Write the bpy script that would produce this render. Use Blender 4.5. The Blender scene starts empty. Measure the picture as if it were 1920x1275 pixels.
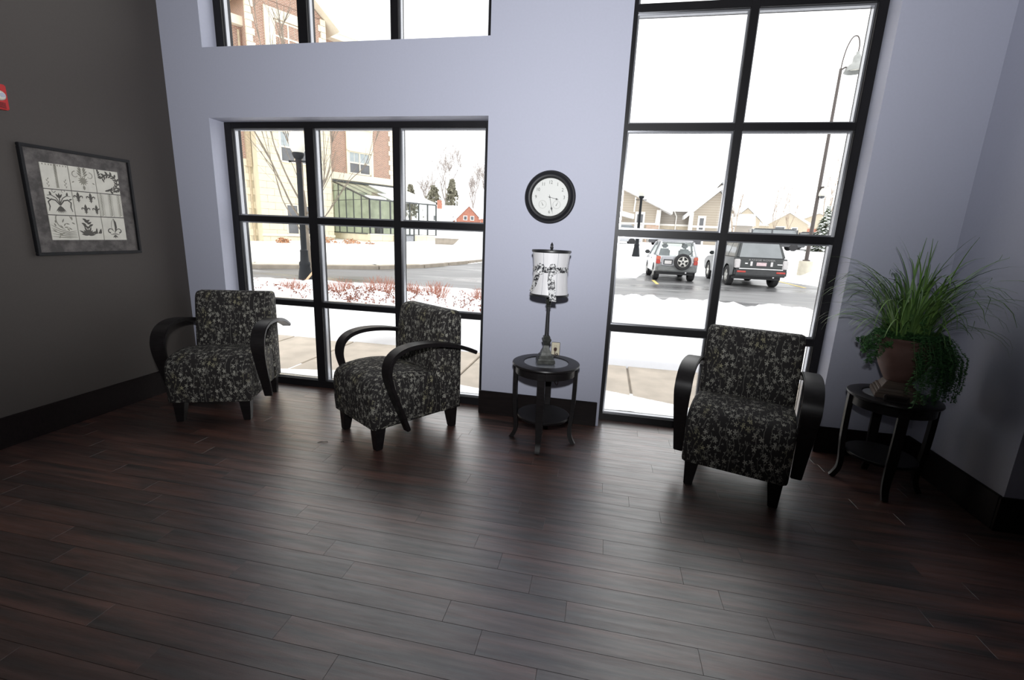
import bpy, bmesh, math, random
from mathutils import Vector, Matrix
R = math.radians
S = bpy.context.scene
COL = S.collection

# ------------------------------------------------------------------ camera, sky, flash, exposure
cam_d = bpy.data.cameras.new('camera')
cam = bpy.data.objects.new('camera', cam_d)
COL.objects.link(cam)
S.camera = cam
cam_d.sensor_fit = 'HORIZONTAL'
cam_d.sensor_width = 36.0
cam_d.lens = 16.146
cam_d.clip_start, cam_d.clip_end = 0.05, 600
YAW, PITCH, ROLL = 0.191, -0.2252, 0.0412
CAM = Vector((0.0, -3.7179, 1.55))
cf = Vector((-math.sin(YAW) * math.cos(PITCH), math.cos(YAW) * math.cos(PITCH), math.sin(PITCH)))
cr0 = Vector((math.cos(YAW), math.sin(YAW), 0))
cu0 = cr0.cross(cf)
cr = cr0 * math.cos(ROLL) + cu0 * math.sin(ROLL)
cu = -cr0 * math.sin(ROLL) + cu0 * math.cos(ROLL)
cam.matrix_world = Matrix(((cr.x, cu.x, -cf.x, CAM.x), (cr.y, cu.y, -cf.y, CAM.y), (cr.z, cu.z, -cf.z, CAM.z), (0, 0, 0, 1)))

wd = bpy.data.worlds.new('overcast_sky')
S.world = wd
wd.use_nodes = True
bg = wd.node_tree.nodes['Background']
bg.inputs['Color'].default_value = (0.99, 0.985, 0.98, 1)
bg.inputs['Strength'].default_value = 2.3

FL = bpy.data.lights.new('camera_flash', 'SPOT')
FL.energy = 660
FL.color = (0.97, 0.98, 1.0)
FL.spot_size = R(150)
FL.spot_blend = 1.0
FL.shadow_soft_size = 0.045
fo = bpy.data.objects.new('camera_flash', FL)
COL.objects.link(fo)
fo.location = CAM + Vector((0.0, 0.0, 0.30))
fdir = Vector((-0.31, 0.79, 0.48)).normalized()      # head turned up and a little left
fo.rotation_euler = fdir.to_track_quat('-Z', 'Y').to_euler()

vs = S.view_settings
S.display_settings.display_device = 'sRGB'
vs.view_transform = 'Standard'
vs.look = 'None'
vs.exposure = 0.0
vs.gamma = 1.0
vs.use_curve_mapping = False
try:
    S.cycles.use_denoising = True
    S.cycles.max_bounces = 10
    S.cycles.transparent_max_bounces = 16
    S.cycles.sample_clamp_indirect = 4.0
except Exception:
    pass

# ------------------------------------------------------------------ materials
class NT:
    """small wrapper round a node tree"""
    def __init__(self, name):
        self.m = bpy.data.materials.new(name)
        self.m.use_nodes = True
        self.t = self.m.node_tree
        self.t.nodes.clear()
        self.out = self.n('ShaderNodeOutputMaterial')
    def n(self, typ, **kw):
        x = self.t.nodes.new(typ)
        for k, v in kw.items():
            if k.startswith('i_'):
                x.inputs[k[2:].replace('_', ' ')].default_value = v
            else:
                setattr(x, k, v)
        return x
    def l(self, a, b):
        self.t.links.new(a, b)
    def math(self, op, a, b=None, c=None):
        x = self.n('ShaderNodeMath', operation=op)
        for i, v in enumerate((a, b, c)):
            if v is None:
                continue
            if isinstance(v, (int, float)):
                x.inputs[i].default_value = v
            else:
                self.l(v, x.inputs[i])
        return x.outputs[0]
    def mix(self, fac, a, b):
        x = self.n('ShaderNodeMix', data_type='RGBA')
        for s, v in ((x.inputs[0], fac), (x.inputs[6], a), (x.inputs[7], b)):
            if isinstance(v, (int, float)):
                s.default_value = v
            elif isinstance(v, tuple):
                s.default_value = (v[0], v[1], v[2], 1)
            else:
                self.l(v, s)
        return x.outputs[2]
    def ramp(self, fac, p0, p1):
        x = self.n('ShaderNodeMapRange')
        x.inputs[1].default_value, x.inputs[2].default_value = p0, p1
        self.l(fac, x.inputs[0])
        return x.outputs[0]
    def bsdf(self, col, rough=0.5, metal=0.0, spec=0.5, normal=None, coat=0.0, coat_rough=0.05):
        b = self.n('ShaderNodeBsdfPrincipled')
        for k, v in (('Base Color', col), ('Roughness', rough), ('Metallic', metal), ('Specular IOR Level', spec), ('Coat Weight', coat), ('Coat Roughness', coat_rough)):
            if isinstance(v, tuple):
                b.inputs[k].default_value = (v[0], v[1], v[2], 1)
            elif isinstance(v, (int, float)):
                b.inputs[k].default_value = v
            else:
                self.l(v, b.inputs[k])
        if normal is not None:
            self.l(normal, b.inputs['Normal'])
        self.l(b.outputs[0], self.out.inputs[0])
        return b
    def coords(self, scale=(1, 1, 1), which='Object'):
        tc = self.n('ShaderNodeTexCoord')
        mp = self.n('ShaderNodeMapping')
        mp.inputs['Scale'].default_value = scale
        self.l(tc.outputs[which], mp.inputs[0])
        return mp.outputs[0]
    def noise(self, vec, scale, detail=3, rough=0.5):
        x = self.n('ShaderNodeTexNoise')
        x.inputs['Scale'].default_value = scale
        x.inputs['Detail'].default_value = detail
        x.inputs['Roughness'].default_value = rough
        self.l(vec, x.inputs['Vector'])
        return x.outputs['Fac']
    def bump(self, h, strength, dist=0.01):
        x = self.n('ShaderNodeBump')
        x.inputs['Strength'].default_value = strength
        x.inputs['Distance'].default_value = dist
        self.l(h, x.inputs['Height'])
        return x.outputs[0]

MAT = {}
def plain(name, c, rough=0.5, metal=0.0, spec=0.5, var=0.12, scale=8.0, bump=0.0, stretch=(1, 1, 1), coat=0.0):
    t = NT(name)
    v = t.coords(stretch)
    f = t.noise(v, scale, 4)
    c2 = tuple(x * (1 - var) for x in c)
    c1 = tuple(min(1, x * (1 + var)) for x in c)
    col = t.mix(t.ramp(f, 0.3, 0.7), c2, c1)
    nm = t.bump(f, bump, 0.01) if bump else None
    t.bsdf(col, rough, metal, spec, nm, coat)
    MAT[name] = t.m
    return t.m

plain('wall_paint', (0.47, 0.485, 0.585), 0.6, var=0.015, scale=60, bump=0.03)
plain('dark_wall_paint', (0.064, 0.055, 0.050), 0.65, var=0.03, scale=60, bump=0.03)
plain('ceiling_paint', (0.22, 0.22, 0.22), 0.8, var=0.02)
plain('espresso_trim', (0.009, 0.006, 0.006), 0.5, spec=0.2, var=0.3, scale=5, stretch=(1, 12, 12))
plain('bronze_frame', (0.009, 0.0085, 0.010), 0.42, var=0.1, spec=0.3)
plain('glazing_stop_sky_glint', (0.42, 0.43, 0.46), 0.2, var=0.05, metal=0.6)  # pale colour paints in the sky glint along the dark frame's sides
plain('espresso_wood', (0.010, 0.0085, 0.009), 0.38, var=0.35, scale=6, stretch=(3, 3, 20), spec=0.3)
plain('black_plastic', (0.011, 0.011, 0.013), 0.48, var=0.1, spec=0.3)
plain('black_paint', (0.02, 0.02, 0.022), 0.4, var=0.1)
plain('ivory_plastic', (0.72, 0.66, 0.50), 0.4, var=0.02)
plain('brown_plastic', (0.06, 0.025, 0.018), 0.4)
plain('red_plastic', (0.45, 0.02, 0.02), 0.35, var=0.05)
plain('clock_dial', (0.82, 0.81, 0.78), 0.5, var=0.02)
plain('numeral_ink', (0.10, 0.10, 0.09), 0.6)
plain('pale_ink', (0.42, 0.42, 0.40), 0.6)
plain('lamp_metal', (0.045, 0.047, 0.042), 0.42, var=0.5, scale=30, metal=0.3, bump=0.15)
plain('shade_satin', (0.74, 0.73, 0.74), 0.4, var=0.03, scale=20, stretch=(6, 6, 0.5))
plain('shade_satin_grey', (0.40, 0.41, 0.44), 0.4, var=0.05, scale=20)
plain('terracotta', (0.135, 0.072, 0.060), 0.6, var=0.2, scale=12, bump=0.1)
plain('pot_base_wood', (0.075, 0.050, 0.035), 0.5, var=0.35, scale=6, stretch=(2, 2, 30), bump=0.1)
plain('soil', (0.03, 0.022, 0.015), 0.9, var=0.4, scale=50)
plain('snow', (0.92, 0.93, 0.95), 0.55, var=0.02, scale=3, bump=0.35)
plain('concrete', (0.47, 0.41, 0.34), 0.75, var=0.14, scale=3.5, bump=0.1)
plain('concrete_pale', (0.62, 0.58, 0.48), 0.8, var=0.1, scale=4)
plain('concrete_dark', (0.33, 0.29, 0.24), 0.8, var=0.15, scale=3)
plain('stone_pale', (0.76, 0.69, 0.52), 0.85, var=0.07, scale=1.2, bump=0.1)
plain('trim_cream', (0.80, 0.74, 0.60), 0.7, var=0.04)
plain('trim_white', (0.88, 0.86, 0.82), 0.6, var=0.03)
plain('dark_glass', (0.10, 0.105, 0.115), 0.08, var=0.3, scale=1.0, spec=0.8)
plain('pale_blind', (0.38, 0.43, 0.45), 0.4, var=0.12, scale=3)
plain('roof_snow', (0.93, 0.94, 0.96), 0.6, var=0.01, scale=2)
plain('gutter_tan', (0.50, 0.41, 0.28), 0.6, var=0.15)
plain('aluminium_dark', (0.085, 0.09, 0.092), 0.4, metal=0.3)
plain('grey_panel', (0.33, 0.34, 0.36), 0.5)
plain('interior_green', (0.50, 0.52, 0.38), 0.8, var=0.25, scale=1.5)
plain('bark_grey', (0.24, 0.205, 0.165), 0.85, var=0.25, scale=20, bump=0.3, stretch=(1, 1, 0.2))
plain('bark_far', (0.36, 0.32, 0.30), 0.9, var=0.15)
plain('bark_brown', (0.42, 0.34, 0.27), 0.9, var=0.15)
plain('twig_red', (0.38, 0.17, 0.12), 0.8, var=0.25, scale=30)
plain('leaf_brown', (0.22, 0.08, 0.05), 0.8, var=0.4, scale=30)
plain('leaf_tan', (0.50, 0.26, 0.14), 0.85, var=0.35, scale=20)
plain('stake_wood', (0.70, 0.45, 0.28), 0.8, var=0.2, scale=10)
plain('lamp_post_black', (0.014, 0.016, 0.019), 0.5, var=0.1, spec=0.2)
plain('pole_bronze', (0.085, 0.07, 0.065), 0.45, var=0.1)
plain('lamp_head_grey', (0.33, 0.34, 0.33), 0.4, metal=0.2, var=0.08)
plain('globe_white', (0.72, 0.71, 0.63), 0.3, var=0.03)
plain('car_silver', (0.50, 0.51, 0.53), 0.25, metal=0.4, var=0.03, coat=0.6)
plain('car_dark', (0.030, 0.035, 0.036), 0.3, var=0.05, coat=0.25)
plain('badge_grey', (0.30, 0.30, 0.30), 0.4)
plain('car_black', (0.03, 0.033, 0.04), 0.2, var=0.05, coat=0.7)
plain('car_plastic', (0.055, 0.057, 0.06), 0.6)
plain('car_grey_plastic', (0.20, 0.21, 0.21), 0.55)
plain('tyre', (0.03, 0.03, 0.032), 0.8, var=0.2)
plain('alloy', (0.62, 0.61, 0.57), 0.3, metal=0.6, var=0.05)
plain('tail_lamp_red', (0.55, 0.06, 0.045), 0.2, var=0.15)
plain('tail_lamp_clear', (0.62, 0.60, 0.60), 0.2, var=0.1)
plain('tail_lamp_orange', (0.60, 0.15, 0.09), 0.2, var=0.1)
plain('plate_white', (0.72, 0.70, 0.70), 0.5, var=0.05)
plain('plate_pink', (0.72, 0.56, 0.58), 0.5, var=0.15, scale=20)
plain('chrome', (0.75, 0.75, 0.76), 0.12, metal=1.0, var=0.02)
plain('car_glass', (0.20, 0.22, 0.23), 0.05, var=0.15, scale=1.5, spec=0.9)
plain('seat_grey', (0.34, 0.35, 0.37), 0.7)
plain('spruce_green', (0.10, 0.13, 0.075), 0.9, var=0.35, scale=6)
plain('hedge_dark', (0.20, 0.19, 0.14), 0.9, var=0.4, scale=2)
plain('far_brick', (0.45, 0.20, 0.14), 0.9, var=0.15, scale=3)
plain('far_tan', (0.56, 0.49, 0.38), 0.85, var=0.08)
plain('yellow_paint', (0.75, 0.55, 0.18), 0.7, var=0.2)
plain('card_dark', (0.018, 0.014, 0.013), 0.4)
plain('picture_frame_black', (0.010, 0.010, 0.012), 0.45, var=0.2, spec=0.25)
plain('print_paper', (0.66, 0.64, 0.57), 0.7, var=0.08, scale=14)
plain('print_ink', (0.085, 0.08, 0.07), 0.7, var=0.2)
plain('print_ink_pale', (0.24, 0.23, 0.19), 0.7, var=0.25)

def make_floor_material():
    t = NT('plank_wood')
    oi = t.n('ShaderNodeObjectInfo')
    tc = t.n('ShaderNodeTexCoord')
    off = t.n('ShaderNodeCombineXYZ')
    k = t.math('MULTIPLY', oi.outputs['Random'], 40.0)
    t.l(k, off.inputs[0]); t.l(k, off.inputs[1])
    ad = t.n('ShaderNodeVectorMath', operation='ADD')
    t.l(tc.outputs['Object'], ad.inputs[0]); t.l(off.outputs[0], ad.inputs[1])
    mp = t.n('ShaderNodeMapping'); mp.inputs['Scale'].default_value = (1.0, 11, 1)
    t.l(ad.outputs[0], mp.inputs[0])
    f = t.noise(mp.outputs[0], 1.5, 4, 0.55)
    mp2 = t.n('ShaderNodeMapping'); mp2.inputs['Scale'].default_value = (3.0, 60, 1)
    t.l(ad.outputs[0], mp2.inputs[0])
    g = t.noise(mp2.outputs[0], 4.0, 5, 0.6)
    col = t.mix(t.ramp(f, 0.36, 0.66), (0.030, 0.021, 0.019), (0.190, 0.080, 0.058))
    dk = t.math('ADD', t.math('MULTIPLY', oi.outputs['Random'], 0.6), 0.4)
    col = t.mix(dk, (0.020, 0.014, 0.014), col)
    col = t.mix(t.math('MULTIPLY', t.ramp(g, 0.45, 0.75), 0.35), col, (0.012, 0.009, 0.009))
    h = t.noise(tc.outputs['Object'], 170, 2, 0.6)
    hh = t.math('ADD', t.math('MULTIPLY', h, 0.6), t.math('MULTIPLY', g, 0.5))
    rg = t.math('ADD', t.math('MULTIPLY', g, 0.12), 0.30)
    t.bsdf(col, rg, 0.0, 1.0, t.bump(hh, 0.13, 0.003), coat=t.math('SUBTRACT', 1.0, t.math('MULTIPLY', t.ramp(t.noise(mp.outputs[0], 3.1, 5, 0.65), 0.36, 0.66), 0.62)), coat_rough=t.math('ADD', t.math('MULTIPLY', h, 0.10), 0.29)).inputs['Coat IOR'].default_value = 1.7
    MAT['plank_wood'] = t.m
make_floor_material()

def make_fabric():
    t = NT('vine_fabric')
    uv = t.n('ShaderNodeUVMap'); uv.uv_map = 'UVMap'
    sp = t.n('ShaderNodeSeparateXYZ'); t.l(uv.outputs[0], sp.inputs[0])
    U, V = sp.outputs[0], sp.outputs[1]
    oi = t.n('ShaderNodeObjectInfo')
    wob = t.noise(uv.outputs[0], 9.0, 2)
    # wandering stems, about one every five centimetres
    ph = t.math('ADD', U, t.math('MULTIPLY', t.math('SINE', t.math('MULTIPLY', V, 38.0)), 0.006))
    ph = t.math('ADD', ph, t.math('MULTIPLY', t.math('SUBTRACT', wob, 0.5), 0.07))
    fr = t.math('FRACT', t.math('DIVIDE', ph, 0.040))
    stem = t.math('LESS_THAN', t.math('ABSOLUTE', t.math('SUBTRACT', fr, 0.5)), 0.032)
    gap = t.math('GREATER_THAN', t.noise(uv.outputs[0], 16.0, 1), 0.42)
    stem = t.math('MULTIPLY', stem, gap)
    masks = []
    for sc, rad, pet in ((29.0, 0.42, 2.5), (50.0, 0.36, 1.5)):
        mp = t.n('ShaderNodeMapping'); mp.inputs['Scale'].default_value = (sc, sc * 0.82, 0)
        mp.inputs['Location'].default_value = (sc * 0.31, sc * 0.17, 0)
        t.l(uv.outputs[0], mp.inputs[0])
        vo = t.n('ShaderNodeTexVoronoi', voronoi_dimensions='2D')
        vo.inputs['Scale'].default_value = 1.0
        vo.inputs['Randomness'].default_value = 0.85
        t.l(mp.outputs[0], vo.inputs['Vector'])
        df = t.n('ShaderNodeVectorMath', operation='SUBTRACT')
        t.l(mp.outputs[0], df.inputs[0]); t.l(vo.outputs['Position'], df.inputs[1])
        s2 = t.n('ShaderNodeSeparateXYZ'); t.l(df.outputs[0], s2.inputs[0])
        cs = t.n('ShaderNodeSeparateColor'); t.l(vo.outputs['Color'], cs.inputs[0])
        ang = t.math('ARCTAN2', s2.outputs[1], s2.outputs[0])
        ang = t.math('ADD', ang, t.math('MULTIPLY', cs.outputs[1], 6.28))
        lob = t.math('ABSOLUTE', t.math('COSINE', t.math('MULTIPLY', ang, pet)))
        edge = t.math('MULTIPLY', t.math('ADD', t.math('MULTIPLY', t.math('POWER', lob, 1.5), 0.85), 0.15), rad)
        star = t.math('LESS_THAN', vo.outputs['Distance'], edge)
        use = t.math('GREATER_THAN', cs.outputs[2], 0.46)
        bright = t.math('ADD', t.math('MULTIPLY', cs.outputs[0], 0.62), 0.14)
        masks.append(t.math('MULTIPLY', t.math('MULTIPLY', star, use), bright))
    m = t.math('MAXIMUM', masks[0], t.math('MULTIPLY', masks[1], 0.7))
    m = t.math('MAXIMUM', m, t.math('MULTIPLY', stem, 0.36))
    olive = t.math('MULTIPLY', t.ramp(t.noise(uv.outputs[0], 7.0, 1), 0.56, 0.68), 0.7)
    ink = t.mix(olive, (0.47, 0.46, 0.40), (0.42, 0.39, 0.21))
    weave = t.noise(uv.outputs[0], 900, 1)
    base = t.mix(weave, (0.013, 0.0115, 0.0115), (0.024, 0.021, 0.021))
    t.bsdf(t.mix(m, base, ink), 0.75, 0, 0.3, t.bump(weave, 0.25, 0.002))
    MAT['vine_fabric'] = t.m
make_fabric()

def make_damask():
    t = NT('damask_ribbon')
    v = t.coords()
    f = t.noise(v, 55, 3, 0.6)
    g = t.noise(v, 110, 2)
    k = t.math('GREATER_THAN', t.math('ADD', f, t.math('MULTIPLY', g, 0.25)), 0.63)
    t.bsdf(t.mix(k, (0.62, 0.62, 0.62), (0.025, 0.025, 0.03)), 0.45)
    MAT['damask_ribbon'] = t.m
    t = NT('picture_mat')
    v = t.coords()
    f = t.noise(v, 11, 5, 0.65)
    t.bsdf(t.mix(t.ramp(f, 0.42, 0.66), (0.062, 0.056, 0.054), (0.15, 0.135, 0.13)), 0.7)
    MAT['picture_mat'] = t.m
make_damask()

def make_glass(name, tint=(1, 1, 1), rough=0.0):
    t = NT(name)
    lw = t.n('ShaderNodeLayerWeight'); lw.inputs['Blend'].default_value = 0.5
    tr = t.n('ShaderNodeBsdfTransparent'); tr.inputs[0].default_value = (*tint, 1)
    gl = t.n('ShaderNodeBsdfGlossy'); gl.inputs['Roughness'].default_value = rough
    mx = t.n('ShaderNodeMixShader')
    t.l(t.math('ADD', t.math('MULTIPLY', t.math('POWER', lw.outputs['Facing'], 4.0), 0.4), 0.02), mx.inputs[0]); t.l(tr.outputs[0], mx.inputs[1]); t.l(gl.outputs[0], mx.inputs[2])
    t.l(mx.outputs[0], t.out.inputs[0])
    MAT[name] = t.m
make_glass('window_glass', (0.985, 0.99, 0.99))
make_glass('greenhouse_glass', (0.93, 0.95, 0.94), 0.03)
make_glass('clear_lens', (0.95, 0.95, 0.95))

def make_tabletop_glass():
    t = NT('table_glass')
    t.bsdf((0.20, 0.21, 0.23), 0.05, 0.0, 0.8)
    MAT['table_glass'] = t.m
make_tabletop_glass()

def make_brick(name, c1, c2, mortar, sx=0.21, sz=0.075, ms=0.012, bump=0.4, rough=0.85):
    t = NT(name)
    tc = t.n('ShaderNodeTexCoord')
    sp = t.n('ShaderNodeSeparateXYZ'); t.l(tc.outputs['Object'], sp.inputs[0])
    cb = t.n('ShaderNodeCombineXYZ')
    t.l(t.math('ADD', sp.outputs[0], sp.outputs[1]), cb.inputs[0]); t.l(sp.outputs[2], cb.inputs[1])
    b = t.n('ShaderNodeTexBrick')
    b.inputs['Scale'].default_value = 1.0
    b.inputs['Brick Width'].default_value = sx
    b.inputs['Row Height'].default_value = sz
    b.inputs['Mortar Size'].default_value = ms
    b.inputs['Color1'].default_value = (*c1, 1); b.inputs['Color2'].default_value = (*c2, 1); b.inputs['Mortar'].default_value = (*mortar, 1)
    t.l(cb.outputs[0], b.inputs['Vector'])
    t.bsdf(b.outputs['Color'], rough, 0, 0.3, t.bump(b.outputs['Fac'], -bump, 0.01) if bump else None)
    MAT[name] = t.m
make_brick('red_brick', (0.40, 0.21, 0.145), (0.27, 0.14, 0.10), (0.55, 0.47, 0.40))
make_brick('stone_veneer', (0.62, 0.44, 0.33), (0.48, 0.33, 0.25), (0.55, 0.47, 0.40), 0.45, 0.2, 0.02)
make_brick('lap_siding', (0.49, 0.43, 0.35), (0.47, 0.41, 0.335), (0.36, 0.31, 0.25), 40.0, 0.18, 0.014)
make_brick('lap_siding_grey', (0.42, 0.385, 0.34), (0.41, 0.375, 0.33), (0.31, 0.28, 0.25), 40.0, 0.18, 0.014)

def make_road():
    t = NT('wet_asphalt')
    v = t.coords((0.25, 1.0, 1))
    f = t.noise(v, 0.55, 4, 0.6)
    g = t.noise(t.coords(), 60, 2)
    wet = t.ramp(f, 0.40, 0.62)
    slush = t.ramp(t.noise(t.coords((0.12, 0.8, 1)), 0.9, 5, 0.65), 0.60, 0.70)
    col = t.mix(wet, (0.20, 0.20, 0.205), (0.085, 0.086, 0.09))
    col = t.mix(t.math('MULTIPLY', slush, 0.7), col, (0.62, 0.62, 0.63))
    rg = t.math('SUBTRACT', 0.62, t.math('MULTIPLY', wet, 0.40))
    t.bsdf(col, rg, 0, 0.5, t.bump(g, 0.15, 0.01))
    MAT['wet_asphalt'] = t.m
make_road()

def make_leaf(name, dark, light, rough=0.4):
    t = NT(name)
    oi = t.n('ShaderNodeObjectInfo')
    f = t.noise(t.coords(), 25, 2)
    k = t.math('ADD', t.math('MULTIPLY', oi.outputs['Random'], 0.75), t.math('MULTIPLY', f, 0.35))
    t.bsdf(t.mix(k, dark, light), rough, 0, 0.35)
    MAT[name] = t.m
make_leaf('grass_blade', (0.028, 0.075, 0.024), (0.19, 0.33, 0.085))
make_leaf('trailing_leaf', (0.022, 0.070, 0.026), (0.075, 0.19, 0.06), 0.5)

# ------------------------------------------------------------------ mesh helpers
class MB:
    def __init__(self):
        self.v = []; self.f = []; self.uv = []
    def add(self, vs, fs):
        o = len(self.v)
        self.v += [tuple(p) for p in vs]
        self.f += [tuple(i + o for i in f) for f in fs]
        return self
    def box(self, x0, x1, y0, y1, z0, z1, M=None):
        vs = [(x, y, z) for x in (x0, x1) for y in (y0, y1) for z in (z0, z1)]
        if M is not None:
            vs = [M @ Vector(p) for p in vs]
        return self.add(vs, [(0, 1, 3, 2), (4, 6, 7, 5), (0, 4, 5, 1), (2, 3, 7, 6), (0, 2, 6, 4), (1, 5, 7, 3)])
    def frustum(self, z0, z1, a0, b0, a1, b1, cx=0, cy=0, dx=0, dy=0):
        vs = [(cx + s * a0, cy + u * b0, z0) for s, u in ((-1, -1), (1, -1), (1, 1), (-1, 1))]
        vs += [(cx + dx + s * a1, cy + dy + u * b1, z1) for s, u in ((-1, -1), (1, -1), (1, 1), (-1, 1))]
        return self.add(vs, [(3, 2, 1, 0), (4, 5, 6, 7)] + [(i, (i + 1) % 4, 4 + (i + 1) % 4, 4 + i) for i in range(4)])
    def prism(self, poly, axis, a, b):
        n = len(poly)
        def P(p, t):
            return {'x': (t, p[0], p[1]), 'y': (p[0], t, p[1]), 'z': (p[0], p[1], t)}[axis]
        vs = [P(p, a) for p in poly] + [P(p, b) for p in poly]
        fs = [tuple(range(n))[::-1], tuple(range(n, 2 * n))] + [(i, (i + 1) % n, n + (i + 1) % n, n + i) for i in range(n)]
        return self.add(vs, fs)
    def lathe(self, prof, seg=24, c=(0, 0, 0), axis='z', a0=0.0, closed=False):
        n = len(prof); vs = []
        for i in range(seg):
            a = a0 + 2 * math.pi * i / seg
            for r, z in prof:
                p = (r * math.cos(a), r * math.sin(a), z)
                if axis == 'y': p = (p[0], p[2], p[1])
                if axis == 'x': p = (p[2], p[0], p[1])
                vs.append((c[0] + p[0], c[1] + p[1], c[2] + p[2]))
        fs = []
        m = n if closed else n - 1
        for i in range(seg):
            j = (i + 1) % seg
            for k in range(m):
                k2 = (k + 1) % n
                fs.append((i * n + k, j * n + k, j * n + k2, i * n + k2))
        if not closed:
            if prof[0][0] > 1e-6: fs.append(tuple(i * n for i in range(seg))[::-1])
            if prof[-1][0] > 1e-6: fs.append(tuple(i * n + n - 1 for i in range(seg)))
        return self.add(vs, fs)
    def tube(self, pts, rad, seg=6, cap=True):
        pts = [Vector(p) for p in pts]; n = len(pts)
        if isinstance(rad, (int, float)): rad = [rad] * n
        vs = []; ref = None
        for i, p in enumerate(pts):
            d = (pts[min(i + 1, n - 1)] - pts[max(i - 1, 0)])
            if d.length < 1e-9: d = Vector((0, 0, 1))
            d.normalize()
            if ref is None:
                ref = d.orthogonal().normalized()
            ref = (ref - d * ref.dot(d))
            if ref.length < 1e-6: ref = d.orthogonal()
            ref.normalize()
            s = d.cross(ref)
            for k in range(seg):
                a = 2 * math.pi * k / seg
                vs.append(p + (ref * math.cos(a) + s * math.sin(a)) * rad[i])
        fs = [(i * seg + k, i * seg + (k + 1) % seg, (i + 1) * seg + (k + 1) % seg, (i + 1) * seg + k) for i in range(n - 1) for k in range(seg)]
        if cap:
            fs.append(tuple(range(seg))[::-1]); fs.append(tuple((n - 1) * seg + k for k in range(seg)))
        return self.add(vs, fs)
    def strip(self, pts, wdir, widths, thick=None):
        """ribbon along pts; widths across wdir; optional thickness"""
        pts = [Vector(p) for p in pts]; n = len(pts)
        if isinstance(widths, (int, float)): widths = [widths] * n
        wd_ = [Vector(wdir[i]) if isinstance(wdir, list) else Vector(wdir) for i in range(n)]
        if thick is None:
            vs = []
            for p, w, u in zip(pts, widths, wd_):
                vs += [p - u * w / 2, p + u * w / 2]
            return self.add(vs, [(2 * i, 2 * i + 1, 2 * i + 3, 2 * i + 2) for i in range(n - 1)])
        vs = []
        for i, (p, w, u) in enumerate(zip(pts, widths, wd_)):
            d = (pts[min(i + 1, n - 1)] - pts[max(i - 1, 0)]).normalized()
            nn = d.cross(u).normalized() * thick / 2
            vs += [p - u * w / 2 - nn, p + u * w / 2 - nn, p + u * w / 2 + nn, p - u * w / 2 + nn]
        fs = [(4 * i + k, 4 * i + (k + 1) % 4, 4 * i + 4 + (k + 1) % 4, 4 * i + 4 + k) for i in range(n - 1) for k in range(4)]
        fs += [(3, 2, 1, 0), tuple(4 * (n - 1) + k for k in range(4))]
        return self.add(vs, fs)
    def build(self, name, mat, parent=None, smooth=False, bevel=0.0, segs=2, loc=None, rot=None, kind=None, label=None, uvs=None):
        me = bpy.data.meshes.new(name)
        me.from_pydata(self.v, [], self.f)
        if uvs is not None:
            ul = me.uv_layers.new(name='UVMap')
            for lp in me.loops:
                ul.data[lp.index].uv = uvs[lp.index]
        bm = bmesh.new(); bm.from_mesh(me)
        bmesh.ops.recalc_face_normals(bm, faces=bm.faces)
        if bevel > 0:
            es = [e for e in bm.edges if len(e.link_faces) == 2 and e.calc_face_angle(0) > R(28)]
            bmesh.ops.bevel(bm, geom=es, offset=bevel, segments=segs, affect='EDGES', clamp_overlap=True)
        bm.to_mesh(me); bm.free()
        if smooth:
            for p in me.polygons: p.use_smooth = True
            if hasattr(me, 'set_sharp_from_angle'):
                me.set_sharp_from_angle(angle=R(38))
        me.materials.append(MAT[mat])
        o = bpy.data.objects.new(name, me)
        COL.objects.link(o)
        if parent is not None: o.parent = parent
        if loc is not None: o.location = loc
        if rot is not None: o.rotation_euler = rot
        if kind: o['kind'] = kind
        if label: o['label'] = label
        return o

def tag(o, label, cat, group=None, kind=None):
    o['label'] = label; o['category'] = cat
    if group: o['group'] = group
    if kind: o['kind'] = kind
    return o
def empty(name, loc=(0, 0, 0), rz=0.0):
    o = bpy.data.objects.new(name, None)
    o.empty_display_size = 0.1
    COL.objects.link(o)
    o.location = loc; o.rotation_euler = (0, 0, rz)
    return o
def thing(name, label, cat, loc=(0, 0, 0), rz=0.0, group=None):
    return tag(empty(name, loc, rz), label, cat, group)
def struct(name, loc=(0, 0, 0)):
    o = empty(name, loc); o['kind'] = 'structure'; return o
def share(o, parent, loc, rot=None, scale=None):
    c = o.copy(); COL.objects.link(c); c.parent = parent; c.location = loc
    if rot is not None: c.rotation_euler = rot
    if scale is not None: c.scale = scale
    return c
def copy_tree(o, parent=None):
    c = o.copy(); COL.objects.link(c); c.parent = parent
    for ch in [x for x in bpy.data.objects if x.parent == o]:
        copy_tree(ch, c)
    return c
def text_mesh(name, body, size, mat, parent, loc, rot, depth=0.002, bold=0.0, align='CENTER', sx=1.0):
    cu_ = bpy.data.curves.new(name, 'FONT')
    cu_.body = body; cu_.size = size; cu_.extrude = depth / 2; cu_.align_x = align; cu_.align_y = 'CENTER'; cu_.offset = bold
    cu_.resolution_u = 3
    tmp = bpy.data.objects.new('tmp_text', cu_)
    COL.objects.link(tmp)
    dg = bpy.context.evaluated_depsgraph_get()
    me = bpy.data.meshes.new_from_object(tmp.evaluated_get(dg))
    bpy.data.objects.remove(tmp); bpy.data.curves.remove(cu_)
    me.materials.clear(); me.materials.append(MAT[mat])
    o = bpy.data.objects.new(name, me); COL.objects.link(o)
    o.parent = parent; o.location = loc; o.rotation_euler = rot; o.scale = (sx, 1, 1)
    return o

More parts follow.
